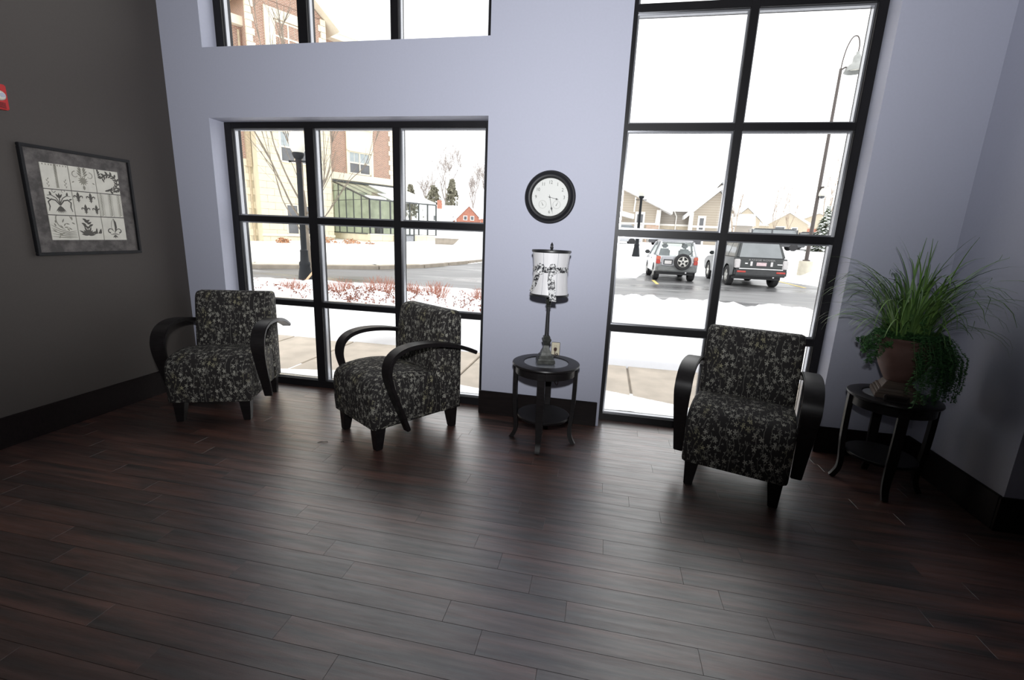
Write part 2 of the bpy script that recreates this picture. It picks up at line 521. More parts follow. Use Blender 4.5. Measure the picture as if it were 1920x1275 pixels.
# ------------------------------------------------------------------ room shell
XL, XR = -3.90, 2.33
XA, XB, XC, XD = -3.491, -0.976, 0.0512, 1.7014       # window opening edges along the front wall
FY0, FY1 = 0.158, 0.275                                # window frame depth
WT = 0.32                                              # wall thickness
TOPZ, CEIL = 4.62, 5.0
ZT, ZU = 2.437, 2.988

def grid_wall(name, xs, zs, hole, mat, y0=0.0, y1=WT):
    """wall in one piece with openings cut out of it"""
    vs = {}; m = MB()
    def vid(i, j, k):
        key = (i, j, k)
        if key not in vs:
            vs[key] = len(m.v); m.v.append((xs[i], (y0, y1)[k], zs[j]))
        return vs[key]
    def solid(i, j):
        return 0 <= i < len(xs) - 1 and 0 <= j < len(zs) - 1 and not hole(0.5 * (xs[i] + xs[i + 1]), 0.5 * (zs[j] + zs[j + 1]))
    for i in range(len(xs) - 1):
        for j in range(len(zs) - 1):
            if not solid(i, j): continue
            for k in (0, 1):
                m.f.append(tuple(vid(a, b, k) for a, b in ((i, j), (i + 1, j), (i + 1, j + 1), (i, j + 1))))
            for di, dj, e in ((-1, 0, ((i, j), (i, j + 1))), (1, 0, ((i + 1, j), (i + 1, j + 1))), (0, -1, ((i, j), (i + 1, j))), (0, 1, ((i, j + 1), (i + 1, j + 1)))):
                if not solid(i + di, j + dj):
                    (a, b), (c, d) = e
                    m.f.append((vid(a, b, 0), vid(c, d, 0), vid(c, d, 1), vid(a, b, 1)))
    return m.build(name, mat, kind='structure')
def hole(x, z):
    return (XA < x < XB and (z < ZT or ZU < z < TOPZ)) or (XC < x < XD and z < TOPZ)
grid_wall('wall_front', [XL, XA, XB, XC, XD, XR + 0.2], [0, ZT, ZU, TOPZ, CEIL], hole, 'wall_paint')
MB().box(XL - 0.2, XL, -9.0, WT, 0, CEIL).build('wall_left', 'dark_wall_paint', kind='structure')
MB().box(XR, XR + 0.2, -0.85, 0.0, 0, CEIL).build('wall_right', 'wall_paint', kind='structure')
MB().box(XR + 0.2, 6.0, -0.85, -0.65, 0, CEIL).build('wall_side_right', 'wall_paint', kind='structure')
MB().box(6.0, 6.2, -9.0, -0.65, 0, CEIL).build('wall_far_right', 'wall_paint', kind='structure')
MB().box(XL - 0.2, 6.2, -9.2, -9.0, 0, CEIL).build('wall_back', 'dark_wall_paint', kind='structure')
MB().box(XL - 0.2, 6.2, -9.2, WT, CEIL, CEIL + 0.15).build('ceiling', 'ceiling_paint', kind='structure')

floor = MB().box(XL - 0.2, 6.2, -9.2, FY1 + 0.02, -0.16, -0.006).build('floor', 'plank_wood', kind='structure')
# floorboards: joints follow the photograph where it shows them
random.seed(3)
PH, PL = 0.1165, 1.012
phase = {0: 1.45, 1: 1.64, 2: 1.83, 3: 0.10, 4: 0.26, 5: 0.43, 6: 0.64, 7: 0.80, 8: 0.11, 9: 0.48, 10: 0.63, 11: 0.80, 12: 0.97, 13: 0.48, 14: 0.65, 15: 0.89, 16: 0.16, 17: 0.52}
def plank_mesh(L):
    g, h, c = 0.00035, 0.0, 0.0006
    x0, x1, y0, y1 = g, L - g, -PH / 2 + g, PH / 2 - g
    m = MB()
    vs = [(x0, y0, -0.006), (x1, y0, -0.006), (x1, y1, -0.006), (x0, y1, -0.006),
          (x0, y0, -c), (x1, y0, -c), (x1, y1, -c), (x0, y1, -c),
          (x0 + c, y0 + c, 0), (x1 - c, y0 + c, 0), (x1 - c, y1 - c, 0), (x0 + c, y1 - c, 0)]
    m.add(vs, [(3, 2, 1, 0), (8, 9, 10, 11)] + [(i + o, (i + 1) % 4 + o, (i + 1) % 4 + 4 + o, i + 4 + o) for o in (0, 4) for i in range(4)])
    return m
full = None
for j in range(-7, 19):
    yc = -0.65 - PH * j
    ph = phase.get(j, random.uniform(0, PL)) % PL
    xend = XR if yc > -0.85 else 3.0
    x = XL - PL + ((ph - XL) % PL)
    while x < xend:
        a, b = max(x, XL), min(x + PL, xend)
        if b - a > 0.02:
            if b - a > PL - 1e-4:
                if full is None:
                    full = plank_mesh(PL).build('plank', 'plank_wood', floor, loc=(a, yc, 0))
                else:
                    share(full, floor, (a, yc, 0))
            else:
                plank_mesh(b - a).build('plank', 'plank_wood', floor, loc=(a, yc, 0))
        x += PL
# boards nearest the lens and behind it run on as one surface
m = MB(); random.seed(5)
for j in range(19, 72):
    yc = -0.65 - PH * j
    x = XL - random.uniform(0, PL)
    while x < 6.0:
        a, b = max(x, XL), min(x + PL, 6.0)
        if b - a > 0.02:
            m.box(a + 0.0011, b - 0.0011, yc - PH / 2 + 0.0011, yc + PH / 2 - 0.0011, -0.006, 0)
        x += PL
m.build('plank_field', 'plank_wood', floor, kind='stuff')

def baseboard(name, x0, x1, y0, y1, h=0.2105):
    m = MB().box(x0, x1, y0, y1, 0, h)
    return m.build(name, 'espresso_trim', bevel=0.004, kind='structure')
baseboard('baseboard_left', XL, XL + 0.02, -9.0, 0.0)
baseboard('baseboard_pillar', XB - 0.018, XC - 0.02, -0.02, 0.0)
baseboard('baseboard_front_left', XL + 0.02, XA, -0.02, 0.0)
baseboard('baseboard_front_right', XD, XR - 0.02, -0.02, 0.0)
baseboard('baseboard_right', XR - 0.02, XR, -0.85, 0.0)
baseboard('baseboard_side_right', XR - 0.02, 6.0, -0.87, -0.85)

# ------------------------------------------------------------------ windows
def window(name, x0, x1, z0, z1, mull, trans, jl, jr, head, sill, bead_bottom=True):
    w = struct(name, (0, 0, 0))
    def bar(n, a, b, c, d):
        MB().box(a, b, FY0, FY1, c, d).build(n, 'bronze_frame', w, bevel=0.003)
    bar('jamb', x0, x0 + jl, z0, z1); bar('jamb', x1 - jr, x1, z0, z1)
    bar('head_rail', x0 + jl, x1 - jr, z1 - head, z1)
    bar('sill_rail', x0 + jl, x1 - jr, z0, z0 + sill)
    for a, b in mull: bar('mullion', a, b, z0 + sill, z1 - head)
    xs = [x0 + jl] + [v for ab in mull for v in ab] + [x1 - jr]
    zs = [z0 + sill] + [v for ab in trans for v in ab] + [z1 - head]
    cols = [(xs[i], xs[i + 1]) for i in range(0, len(xs), 2)]
    rows = [(zs[i], zs[i + 1]) for i in range(0, len(zs), 2)]
    for a, b in cols:
        for c, d in trans: bar('transom', a, b, c, d)
        for c, d in rows:
            g = 0.5 * (FY0 + FY1) + 0.015
            MB().box(a, b, g - 0.004, g + 0.004, c, d).build('pane', 'window_glass', w)
            s = 0.012                                    # slim glazing stop round each pane, coloured pale to imitate reflected sky
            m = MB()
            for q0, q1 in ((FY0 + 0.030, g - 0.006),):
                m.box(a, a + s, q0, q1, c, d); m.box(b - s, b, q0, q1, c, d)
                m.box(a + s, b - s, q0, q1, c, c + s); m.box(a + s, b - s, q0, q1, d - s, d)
            m.build('glazing_stop', 'glazing_stop_sky_glint', w)
    return w
T3 = [(0.797, 0.852), (1.572, 1.628), (2.362, 2.412), (3.16, 3.214), (3.95, 4.0)]
window('window_1', XA, XB, 0.0, ZT, [(-2.685, -2.597), (-1.852, -1.785)], [(0.806, 0.852), (1.574, 1.628)], 0.075, 0.06, 0.05, 0.070)
window('window_2', XA, XB, ZU - 0.05, TOPZ - 0.02, [(-2.685, -2.597), (-1.852, -1.785)], [(3.75, 3.80)], 0.075, 0.06, 0.05, 0.05)
window('window_3', XC - 0.012, XD, 0.0, TOPZ - 0.02, [(0.848, 0.902)], T3, 0.045, 0.062, 0.05, 0.057)


# ------------------------------------------------------------------ armchairs
def upholstery(name, prof, hw, parent, edge=0.022, crown=0.0):
    """side profile (y, z) extruded across x with rolled edges; UV along the cloth"""
    n = len(prof)
    cy_ = sum(p[0] for p in prof) / n; cz_ = sum(p[1] for p in prof) / n
    # inward offsets
    def inset(d):
        out = []
        for i, p in enumerate(prof):
            a, b = prof[i - 1], prof[(i + 1) % n]
            e1 = Vector((p[0] - a[0], p[1] - a[1])).normalized(); e2 = Vector((b[0] - p[0], b[1] - p[1])).normalized()
            n1 = Vector((-e1.y, e1.x)); n2 = Vector((-e2.y, e2.x))
            q = (n1 + n2)
            if q.length < 1e-6: q = n1
            q = q / max(0.55, q.dot(n1))
            out.append((p[0] + q.x * d, p[1] + q.y * d))
        return out
    area = sum(prof[i][0] * prof[(i + 1) % n][1] - prof[(i + 1) % n][0] * prof[i][1] for i in range(n))
    sg = 1 if area > 0 else -1
    rows = [(-hw, edge), (-hw + edge * 0.3, edge * 0.3), (-hw + edge, 0.0)]
    k = 8
    rows += [(-hw + edge + (2 * hw - 2 * edge) * i / k, 0.0) for i in range(1, k)]
    rows += [(hw - edge, 0.0), (hw - edge * 0.3, edge * 0.3), (hw, edge)]
    arc = [0.0]
    for i in range(n):
        a, b = prof[i], prof[(i + 1) % n]
        arc.append(arc[-1] + math.hypot(b[0] - a[0], b[1] - a[1]))
    V, F, UV = [], [], []
    for x, d in rows:
        for i, p in enumerate(inset(sg * d)):
            cr_ = crown * max(0, 1 - (x / hw) ** 2) if crown and p[1] > 0.44 else 0
            V.append((x, p[0], p[1] + cr_))
    for r in range(len(rows) - 1):
        for i in range(n):
            j = (i + 1) % n
            F.append((r * n + i, r * n + j, (r + 1) * n + j, (r + 1) * n + i))
    F.append(tuple(range(n))[::-1]); F.append(tuple((len(rows) - 1) * n + i for i in range(n)))
    me = bpy.data.meshes.new(name); me.from_pydata(V, [], F)
    ul = me.uv_layers.new(name='UVMap')
    nq = (len(rows) - 1) * n
    for p in me.polygons:
        for li in p.loop_indices:
            vi = me.loops[li].vertex_index
            if p.index < nq:
                r, i = divmod(vi, n)
                v = arc[i]
                if p.index % n == n - 1 and i == 0: v = arc[n]
                ul.data[li].uv = (V[vi][0] + 1.0, v)
            else:
                ul.data[li].uv = (V[vi][1] + (3.0 if p.index == nq else 5.0), V[vi][2])
    bm = bmesh.new(); bm.from_mesh(me); bmesh.ops.recalc_face_normals(bm, faces=bm.faces); bm.to_mesh(me); bm.free()
    for p in me.polygons: p.use_smooth = True
    me.set_sharp_from_angle(angle=R(50))
    me.materials.append(MAT['vine_fabric'])
    o = bpy.data.objects.new(name, me); COL.objects.link(o); o.parent = parent
    return o

def smooth_path(pts, per=6):
    """Catmull-Rom through pts"""
    P = [Vector(p) for p in pts]; out = []
    for i in range(len(P) - 1):
        p0 = P[max(i - 1, 0)]; p1 = P[i]; p2 = P[i + 1]; p3 = P[min(i + 2, len(P) - 1)]
        for k in range(per):
            t = k / per
            out.append(0.5 * ((2 * p1) + (-p0 + p2) * t + (2 * p0 - 5 * p1 + 4 * p2 - p3) * t * t + (-p0 + 3 * p1 - 3 * p2 + p3) * t ** 3))
    out.append(P[-1])
    return out

def make_armchair(label):
    t = thing('armchair', label, 'armchair', group='vine patterned armchairs')
    seat = [(0.205, 0.168), (-0.375, 0.165), (-0.395, 0.175), (-0.402, 0.26), (-0.404, 0.36), (-0.402, 0.425), (-0.392, 0.466), (-0.372, 0.496), (-0.335, 0.517), (-0.27, 0.532), (-0.18, 0.541), (-0.08, 0.540), (0.02, 0.528), (0.10, 0.508), (0.205, 0.475)]
    upholstery('seat', seat, 0.300, t, 0.022, 0.012)
    back = [(0.385, 0.165), (0.208, 0.165), (0.206, 0.30), (0.150, 0.455), (0.140, 0.50), (0.158, 0.62), (0.178, 0.76), (0.196, 0.88), (0.207, 0.925), (0.226, 0.952), (0.255, 0.966), (0.30, 0.969), (0.345, 0.963), (0.370, 0.948), (0.384, 0.92), (0.387, 0.80), (0.387, 0.45)]
    upholstery('backrest', back, 0.304, t, 0.024)
    for sx, sy in ((-1, -1), (1, -1), (-1, 1), (1, 1)):
        m = MB()
        m.frustum(0.0, 0.008, 0.022, 0.022, 0.022, 0.022)
        m2 = MB().frustum(0.0, 0.172, 0.026, 0.026, 0.042, 0.042, cx=0, cy=0, dx=0.008 * -sx, dy=0.010 * -sy)
        m2.build('leg', 'espresso_wood', t, bevel=0.004, loc=(sx * 0.245, sy * 0.335, 0))
    path = smooth_path([(-0.155, 0.135), (-0.205, 0.27), (-0.262, 0.41), (-0.300, 0.52), (-0.312, 0.60), (-0.292, 0.675), (-0.235, 0.727), (-0.150, 0.752), (-0.04, 0.757), (0.10, 0.744), (0.25, 0.712), (0.38, 0.668), (0.475, 0.625)], 4)
    for s in (-1, 1):
        n = len(path)
        w = []
        for i in range(n):
            u = i / (n - 1)
            w.append(0.062 + 0.042 * min(1, u / 0.35) - 0.03 * max(0, (u - 0.75) / 0.25))
        m = MB().strip([(s * 0.354, p[0], p[1]) for p in path], (1, 0, 0), w, 0.030)
        m.build('armrest', 'espresso_wood', t, smooth=True, bevel=0.005)
    return t
ch = make_armchair('vine patterned armchair with bentwood arms in the corner beside the dark wall')
ch.location = (-3.098, -0.471, 0); ch.rotation_euler = (0, 0, R(21.5))
c2 = copy_tree(ch)
c2.location = (-1.520, -0.488, 0); c2.rotation_euler = (0, 0, R(-33))
c2['label'] = 'vine patterned armchair turned sideways between two window mullions, left of the lamp table'
c3 = copy_tree(ch)
c3.location = (0.991, -0.537, 0); c3.rotation_euler = (0, 0, R(-18))
c3['label'] = 'vine patterned armchair before the tall window, next to the potted plant'

# ------------------------------------------------------------------ round side tables
TZ = 0.635
def make_table(label):
    t = thing('side_table', label, 'side table', group='round espresso side tables')
    r = 0.252
    prof = [(0.165, TZ - 0.020), (0.165, TZ - 0.004), (0.170, TZ), (r - 0.012, TZ), (r - 0.003, TZ - 0.004), (r, TZ - 0.012), (r - 0.004, TZ - 0.020), (r - 0.016, TZ - 0.026), (0.18, TZ - 0.026)]
    MB().lathe(prof, 56, closed=True).build('tabletop', 'espresso_wood', t, smooth=True)
    MB().lathe([(0.0, TZ - 0.014), (0.1655, TZ - 0.014), (0.1655, TZ - 0.006), (0.0, TZ - 0.006)], 48).build('glass_inset', 'table_glass', t, smooth=True)
    MB().lathe([(0.218, TZ - 0.082), (0.226, TZ - 0.082), (0.226, TZ - 0.026), (0.218, TZ - 0.026)], 56, closed=True).build('apron', 'espresso_wood', t, smooth=True)
    sh = [(0.0, 0.205), (0.196, 0.205), (0.200, 0.209), (0.200, 0.222), (0.196, 0.226), (0.0, 0.226)]
    MB().lathe(sh, 48).build('shelf', 'espresso_wood', t, smooth=True)
    for k in range(4):
        a = k * math.pi / 2
        path = smooth_path([(0.226, TZ - 0.027), (0.226, 0.45), (0.222, 0.30), (0.214, 0.20), (0.208, 0.13), (0.212, 0.07), (0.232, 0.022), (0.247, 0.0)], 4)
        w = [0.054 - 0.020 * max(0, min(1, (0.25 - p[1]) / 0.25)) for p in path]
        u = (-math.sin(a), math.cos(a), 0)
        m = MB().strip([(p[0] * math.cos(a), p[0] * math.sin(a), max(p[1], 0.0)) for p in path], u, w, 0.030)
        # level the foot on the floor
        m.v = [(x, y, max(z, 0.0)) for x, y, z in m.v]
        m.build('leg', 'espresso_wood', t, smooth=True, bevel=0.004)
    return t
tb1 = make_table('round espresso side table with a glass inset, under the lamp and clock')
tb1.location = (-0.372, -0.415, 0)
tb2 = copy_tree(tb1)
tb2.location = (1.905, -0.450, 0); tb2.rotation_euler = (0, 0, R(-13))
tb2['label'] = 'round espresso side table standing in the corner under the potted plant'

# ------------------------------------------------------------------ table lamp
def make_lamp():
    t = thing('table_lamp', 'buffet lamp with satin drum shade and damask bow on the side table', 'lamp', (-0.378, -0.425, TZ), R(14))
    m = MB()
    for a, z0, z1 in ((0.066, 0.0, 0.026), (0.060, 0.026, 0.036), (0.052, 0.036, 0.056), (0.045, 0.056, 0.064)):
        m.frustum(z0, z1, a, a, a - 0.002, a - 0.002)
    m.build('plinth', 'lamp_metal', t, bevel=0.002)
    q = math.sqrt(2)
    MB().lathe([(0.040 * q, 0.064), (0.036 * q, 0.078), (0.022 * q, 0.115), (0.018 * q, 0.130), (0.024 * q, 0.148), (0.032 * q, 0.168), (0.033 * q, 0.178), (0.022 * q, 0.186), (0.026 * q, 0.194), (0.018 * q, 0.204)], 4, a0=math.pi / 4).build('vase_stem', 'lamp_metal', t, bevel=0.002)
    MB().lathe([(0.017, 0.204), (0.0155, 0.22), (0.0125, 0.40), (0.0125, 0.418)], 12).build('column', 'black_paint', t, smooth=True)
    MB().lathe([(0.013, 0.418), (0.020, 0.424), (0.015, 0.430), (0.021, 0.446), (0.024, 0.456), (0.017, 0.462), (0.022, 0.472), (0.022, 0.482), (0.012, 0.490), (0.010, 0.53)], 16).build('capital', 'lamp_metal', t, smooth=True)
    MB().lathe([(0.012, 0.53), (0.016, 0.54), (0.016, 0.585), (0.010, 0.59)], 12).build('bulb_socket', 'black_plastic', t, smooth=True)
    z0, z1 = 0.508, 0.812
    def rad(z):
        u = (z - z0) / (z1 - z0)
        return 0.135 - 0.046 * u + 0.040 * u * u if u < 0.62 else 0.1218 + 0.012 * ((u - 0.62) / 0.38) ** 1.3
    N = 12
    prof = [(rad(z0 + (z1 - z0) * i / N), z0 + (z1 - z0) * i / N) for i in range(N + 1)]
    prof += [(r - 0.003, z) for r, z in reversed(prof)]
    sh = MB().lathe(prof, 48, closed=True).build('lamp_shade', 'shade_satin', t, smooth=True)
    for k in range(8):
        a = k * math.pi / 4 + 0.25
        pts = [((r + 0.0008) * math.cos(a), (r + 0.0008) * math.sin(a), z) for r, z in prof[:N + 1]]
        MB().tube(pts, 0.0016, 5).build('seam_piping', 'shade_satin_grey', sh, smooth=True)
    for nm, z, r in (('lower_trim', z0, rad(z0)), ('upper_trim', z1, rad(z1))):
        MB().lathe([(r - 0.005, z - 0.006), (r + 0.004, z - 0.008), (r + 0.006, z), (r + 0.004, z + 0.008), (r - 0.005, z + 0.006)], 48, closed=True).build(nm, 'black_paint', sh, smooth=True)
    zb = 0.688
    m = MB().lathe([(rad(zb - 0.02) + 0.002, zb - 0.020), (rad(zb) + 0.005, zb - 0.004), (rad(zb) + 0.004, zb + 0.006), (rad(zb + 0.02) + 0.002, zb + 0.020)], 48)
    m.f = m.f[:-2]
    m.build('sash', 'damask_ribbon', sh, smooth=True)
    def on(a, z, lift=0.008):
        r = rad(max(z, z0)) + lift
        return (r * math.cos(a), r * math.sin(a), z)
    def tail(a0, a1, zt, zb_, w, name='bow_tail', lift=0.010):
        n = 9; pts = []; dirs = []
        for i in range(n):
            u = i / (n - 1)
            a = a0 + (a1 - a0) * u; z = zt + (zb_ - zt) * u
            pts.append(on(a, z, lift + 0.004 * math.sin(u * 7)))
            dirs.append(Vector((-math.sin(a), math.cos(a), 0.12 * math.sin(u * 5))).normalized())
        ws = [w * (0.45 + 0.55 * min(1, i / 3)) for i in range(n)]
        MB().strip(pts, dirs, ws, 0.0025).build(name, 'damask_ribbon', sh, smooth=True)
    af = R(-112)
    tail(R(-129), R(-163), 0.690, 0.530, 0.046)
    tail(R(-99), R(-86), 0.690, 0.476, 0.050)
    for s, a0 in ((-1, af - 0.18), (1, af + 0.30)):
        n = 10; pts = []; dirs = []
        for i in range(n):
            u = i / (n - 1) * 2 * math.pi
            a = a0 + 0.26 * s * (1 - math.cos(u)) * 0.5 * 1.3 - s * 0.1
            pts.append(on(a, zb + 0.008 + 0.020 * math.sin(u), 0.012 + 0.014 * (1 - math.cos(u)) * 0.5 + 0.004 * math.sin(u)))
            dirs.append((0, 0.2, 0.98))
        MB().strip(pts, dirs, 0.038, 0.0025).build('bow_loop', 'damask_ribbon', sh, smooth=True)
    p = on(af + 0.06, zb, 0.012)
    MB().lathe([(0.0, -0.016), (0.012, -0.010), (0.014, 0.0), (0.012, 0.010), (0.0, 0.016)], 10).build('bow_knot', 'damask_ribbon', sh, smooth=True, loc=p)
    m = MB()
    for k in range(3):
        a = k * 2 * math.pi / 3
        m.tube([(0.008 * math.cos(a), 0.008 * math.sin(a), z1 - 0.004), ((rad(z1) - 0.003) * math.cos(a), (rad(z1) - 0.003) * math.sin(a), z1 - 0.002)], 0.002, 6)
    m.lathe([(0.0, z1 - 0.010), (0.012, z1 - 0.010), (0.012, z1 + 0.002), (0.0, z1 + 0.002)], 12)
    m.build('shade_spider', 'black_paint', t)
    m = MB()
    for s in (-1, 1):
        m.tube(smooth_path([(s * 0.012, 0, 0.56), (s * 0.038, 0, 0.62), (s * 0.042, 0, 0.70), (s * 0.022, 0, 0.78), (0, 0, 0.802)], 3), 0.0022, 6)
    m.build('harp', 'black_paint', t)
    MB().lathe([(0.010, z1 + 0.002), (0.014, z1 + 0.006), (0.008, z1 + 0.014), (0.013, z1 + 0.024), (0.009, z1 + 0.036), (0.011, z1 + 0.044), (0.005, z1 + 0.056), (0.0, z1 + 0.064)], 14).build('finial', 'black_paint', t, smooth=True)
    return t
lamp = make_lamp()
inv = Matrix.Translation(lamp.location) @ Matrix.Rotation(R(14), 4, 'Z')
inv = inv.inverted()
cord = smooth_path([(-0.35, -0.365, TZ + 0.004), (-0.33, -0.24, TZ + 0.005), (-0.318, -0.157, TZ + 0.006), (-0.310, -0.150, TZ - 0.03), (-0.318, -0.12, 0.50), (-0.302, -0.085, 0.40), (-0.310, -0.062, 0.345), (-0.335, -0.055, 0.38), (-0.345, -0.05, 0.50), (-0.346, -0.045, 0.60), (-0.346, -0.036, 0.634)], 5)
MB().tube([inv @ p for p in cord], 0.0032, 6).build('cord', 'brown_plastic', lamp, smooth=True)
MB().box(-0.358, -0.334, -0.034, -0.0075, 0.628, 0.654, inv).build('plug', 'brown_plastic', lamp, bevel=0.004)

# ------------------------------------------------------------------ wall clock
def make_clock():
    t = thing('wall_clock', 'round black wall clock with white dial and two small gauges above the lamp', 'clock', (-0.463, 0.0, 1.845))
    prof = [(0.135, 0.0), (0.196, 0.0), (0.199, -0.012), (0.190, -0.026), (0.181, -0.028), (0.174, -0.040), (0.164, -0.048), (0.152, -0.046), (0.147, -0.036), (0.142, -0.028), (0.141, -0.014), (0.135, -0.010)]
    MB().lathe(prof, 72, axis='y', closed=True).build('case', 'black_plastic', t, smooth=True)
    dial = MB().lathe([(0.0, -0.010), (0.1425, -0.010), (0.1425, -0.014), (0.0, -0.014)], 64, axis='y').build('dial', 'clock_dial', t)
    rot = (R(90), 0, 0)
    for h in (12, 1, 2, 3, 6, 9, 10, 11):
        a = R(90 - 30 * h)
        text_mesh('numeral', str(h), 0.036, 'numeral_ink', dial, (0.110 * math.cos(a), -0.0146, 0.110 * math.sin(a)), rot, 0.001, sx=0.85)
    m = MB()
    for k in range(60):
        a = 2 * math.pi * k / 60; r0 = 0.131; r1 = 0.136 if k % 5 else 0.138
        c, s = math.cos(a), math.sin(a)
        w = 0.0006 if k % 5 else 0.0012
        m.add([(r0 * c - w * s, -0.0146, r0 * s + w * c), (r0 * c + w * s, -0.0146, r0 * s - w * c), (r1 * c + w * s, -0.0146, r1 * s - w * c), (r1 * c - w * s, -0.0146, r1 * s + w * c)], [(0, 1, 2, 3)])
    m.build('minute_track', 'pale_ink', dial, kind='stuff')
    for sx, aa in ((-1, 118), (1, 62)):
        cx_, cz_ = sx * 0.055, -0.054
        g = MB().lathe([(0.029, -0.0140), (0.031, -0.0140), (0.031, -0.0152), (0.029, -0.0152)], 32, c=(cx_, 0, cz_), axis='y', closed=True).build('gauge_ring', 'pale_ink', dial)
        m = MB()
        for k in range(17):
            a = R(-30 + 240 * k / 16); c, s = math.cos(a), math.sin(a)
            r0, r1, w = 0.022, 0.027, 0.0005
            m.add([(cx_ + r0 * c - w * s, -0.0146, cz_ + r0 * s + w * c), (cx_ + r0 * c + w * s, -0.0146, cz_ + r0 * s - w * c), (cx_ + r1 * c + w * s, -0.0146, cz_ + r1 * s - w * c), (cx_ + r1 * c - w * s, -0.0146, cz_ + r1 * s + w * c)], [(0, 1, 2, 3)])
        m.build('gauge_scale', 'pale_ink', dial, kind='stuff')
        a = R(aa); c, s = math.cos(a), math.sin(a)
        MB().strip([(cx_ - 0.010 * c, -0.0156, cz_ - 0.010 * s), (cx_ + 0.020 * c, -0.0156, cz_ + 0.020 * s)], (-s, 0, c), [0.005, 0.0012], 0.001).build('gauge_needle', 'numeral_ink', dial)
    def hand(name, deg, L, y):
        a = R(90 - deg); c, s = math.cos(a), math.sin(a)
        P = lambda r: (r * c, y, r * s)
        MB().strip([P(-0.015), P(L * 0.62), P(L * 0.66), P(L * 0.76), P(L * 0.90), P(L)], (-s, 0, c), [0.003, 0.003, 0.004, 0.015, 0.004, 0.001], 0.0012).build(name, 'black_paint', dial)
    hand('hour_hand', 104, 0.070, -0.018)
    hand('minute_hand', 168, 0.112, -0.0205)
    a = R(90 - 167); MB().strip([(0.02 * -math.cos(a), -0.0225, 0.02 * -math.sin(a)), (0.128 * math.cos(a), -0.0225, 0.128 * math.sin(a))], (-math.sin(a), 0, math.cos(a)), 0.0012, 0.0008).build('second_hand', 'numeral_ink', dial)
    MB().lathe([(0.0, -0.012), (0.005, -0.012), (0.005, -0.024), (0.0, -0.025)], 14, axis='y').build('hand_cap', 'black_paint', dial)
    # domed crystal is left as a thin flat pane
    MB().lathe([(0.0, -0.030), (0.143, -0.030), (0.143, -0.032), (0.0, -0.032)], 48, axis='y').build('crystal', 'window_glass', t)
make_clock()

# ------------------------------------------------------------------ wall outlet
t = thing('wall_outlet', 'ivory duplex wall outlet behind the lamp table', 'outlet', (-0.346, 0.0, 0.638))
pl = MB().box(-0.036, 0.036, -0.006, 0.0, -0.058, 0.058).build('cover_plate', 'ivory_plastic', t, bevel=0.003)
for dz in (-0.024, 0.024):
    f = MB().lathe([(0.0, -0.006), (0.0165, -0.006), (0.0165, -0.008), (0.0, -0.008)], 20, c=(0, 0, dz), axis='y').build('socket_face', 'ivory_plastic', t)
    for sx in (-1, 1):
        MB().box(sx * 0.006 - 0.001, sx * 0.006 + 0.001, -0.0085, -0.0078, dz - 0.002, dz + 0.008).build('slot', 'brown_plastic', f)
MB().lathe([(0.0, -0.0065), (0.0035, -0.0065), (0.0035, -0.0078), (0.0, -0.0078)], 12, axis='y').build('screw', 'chrome', t)

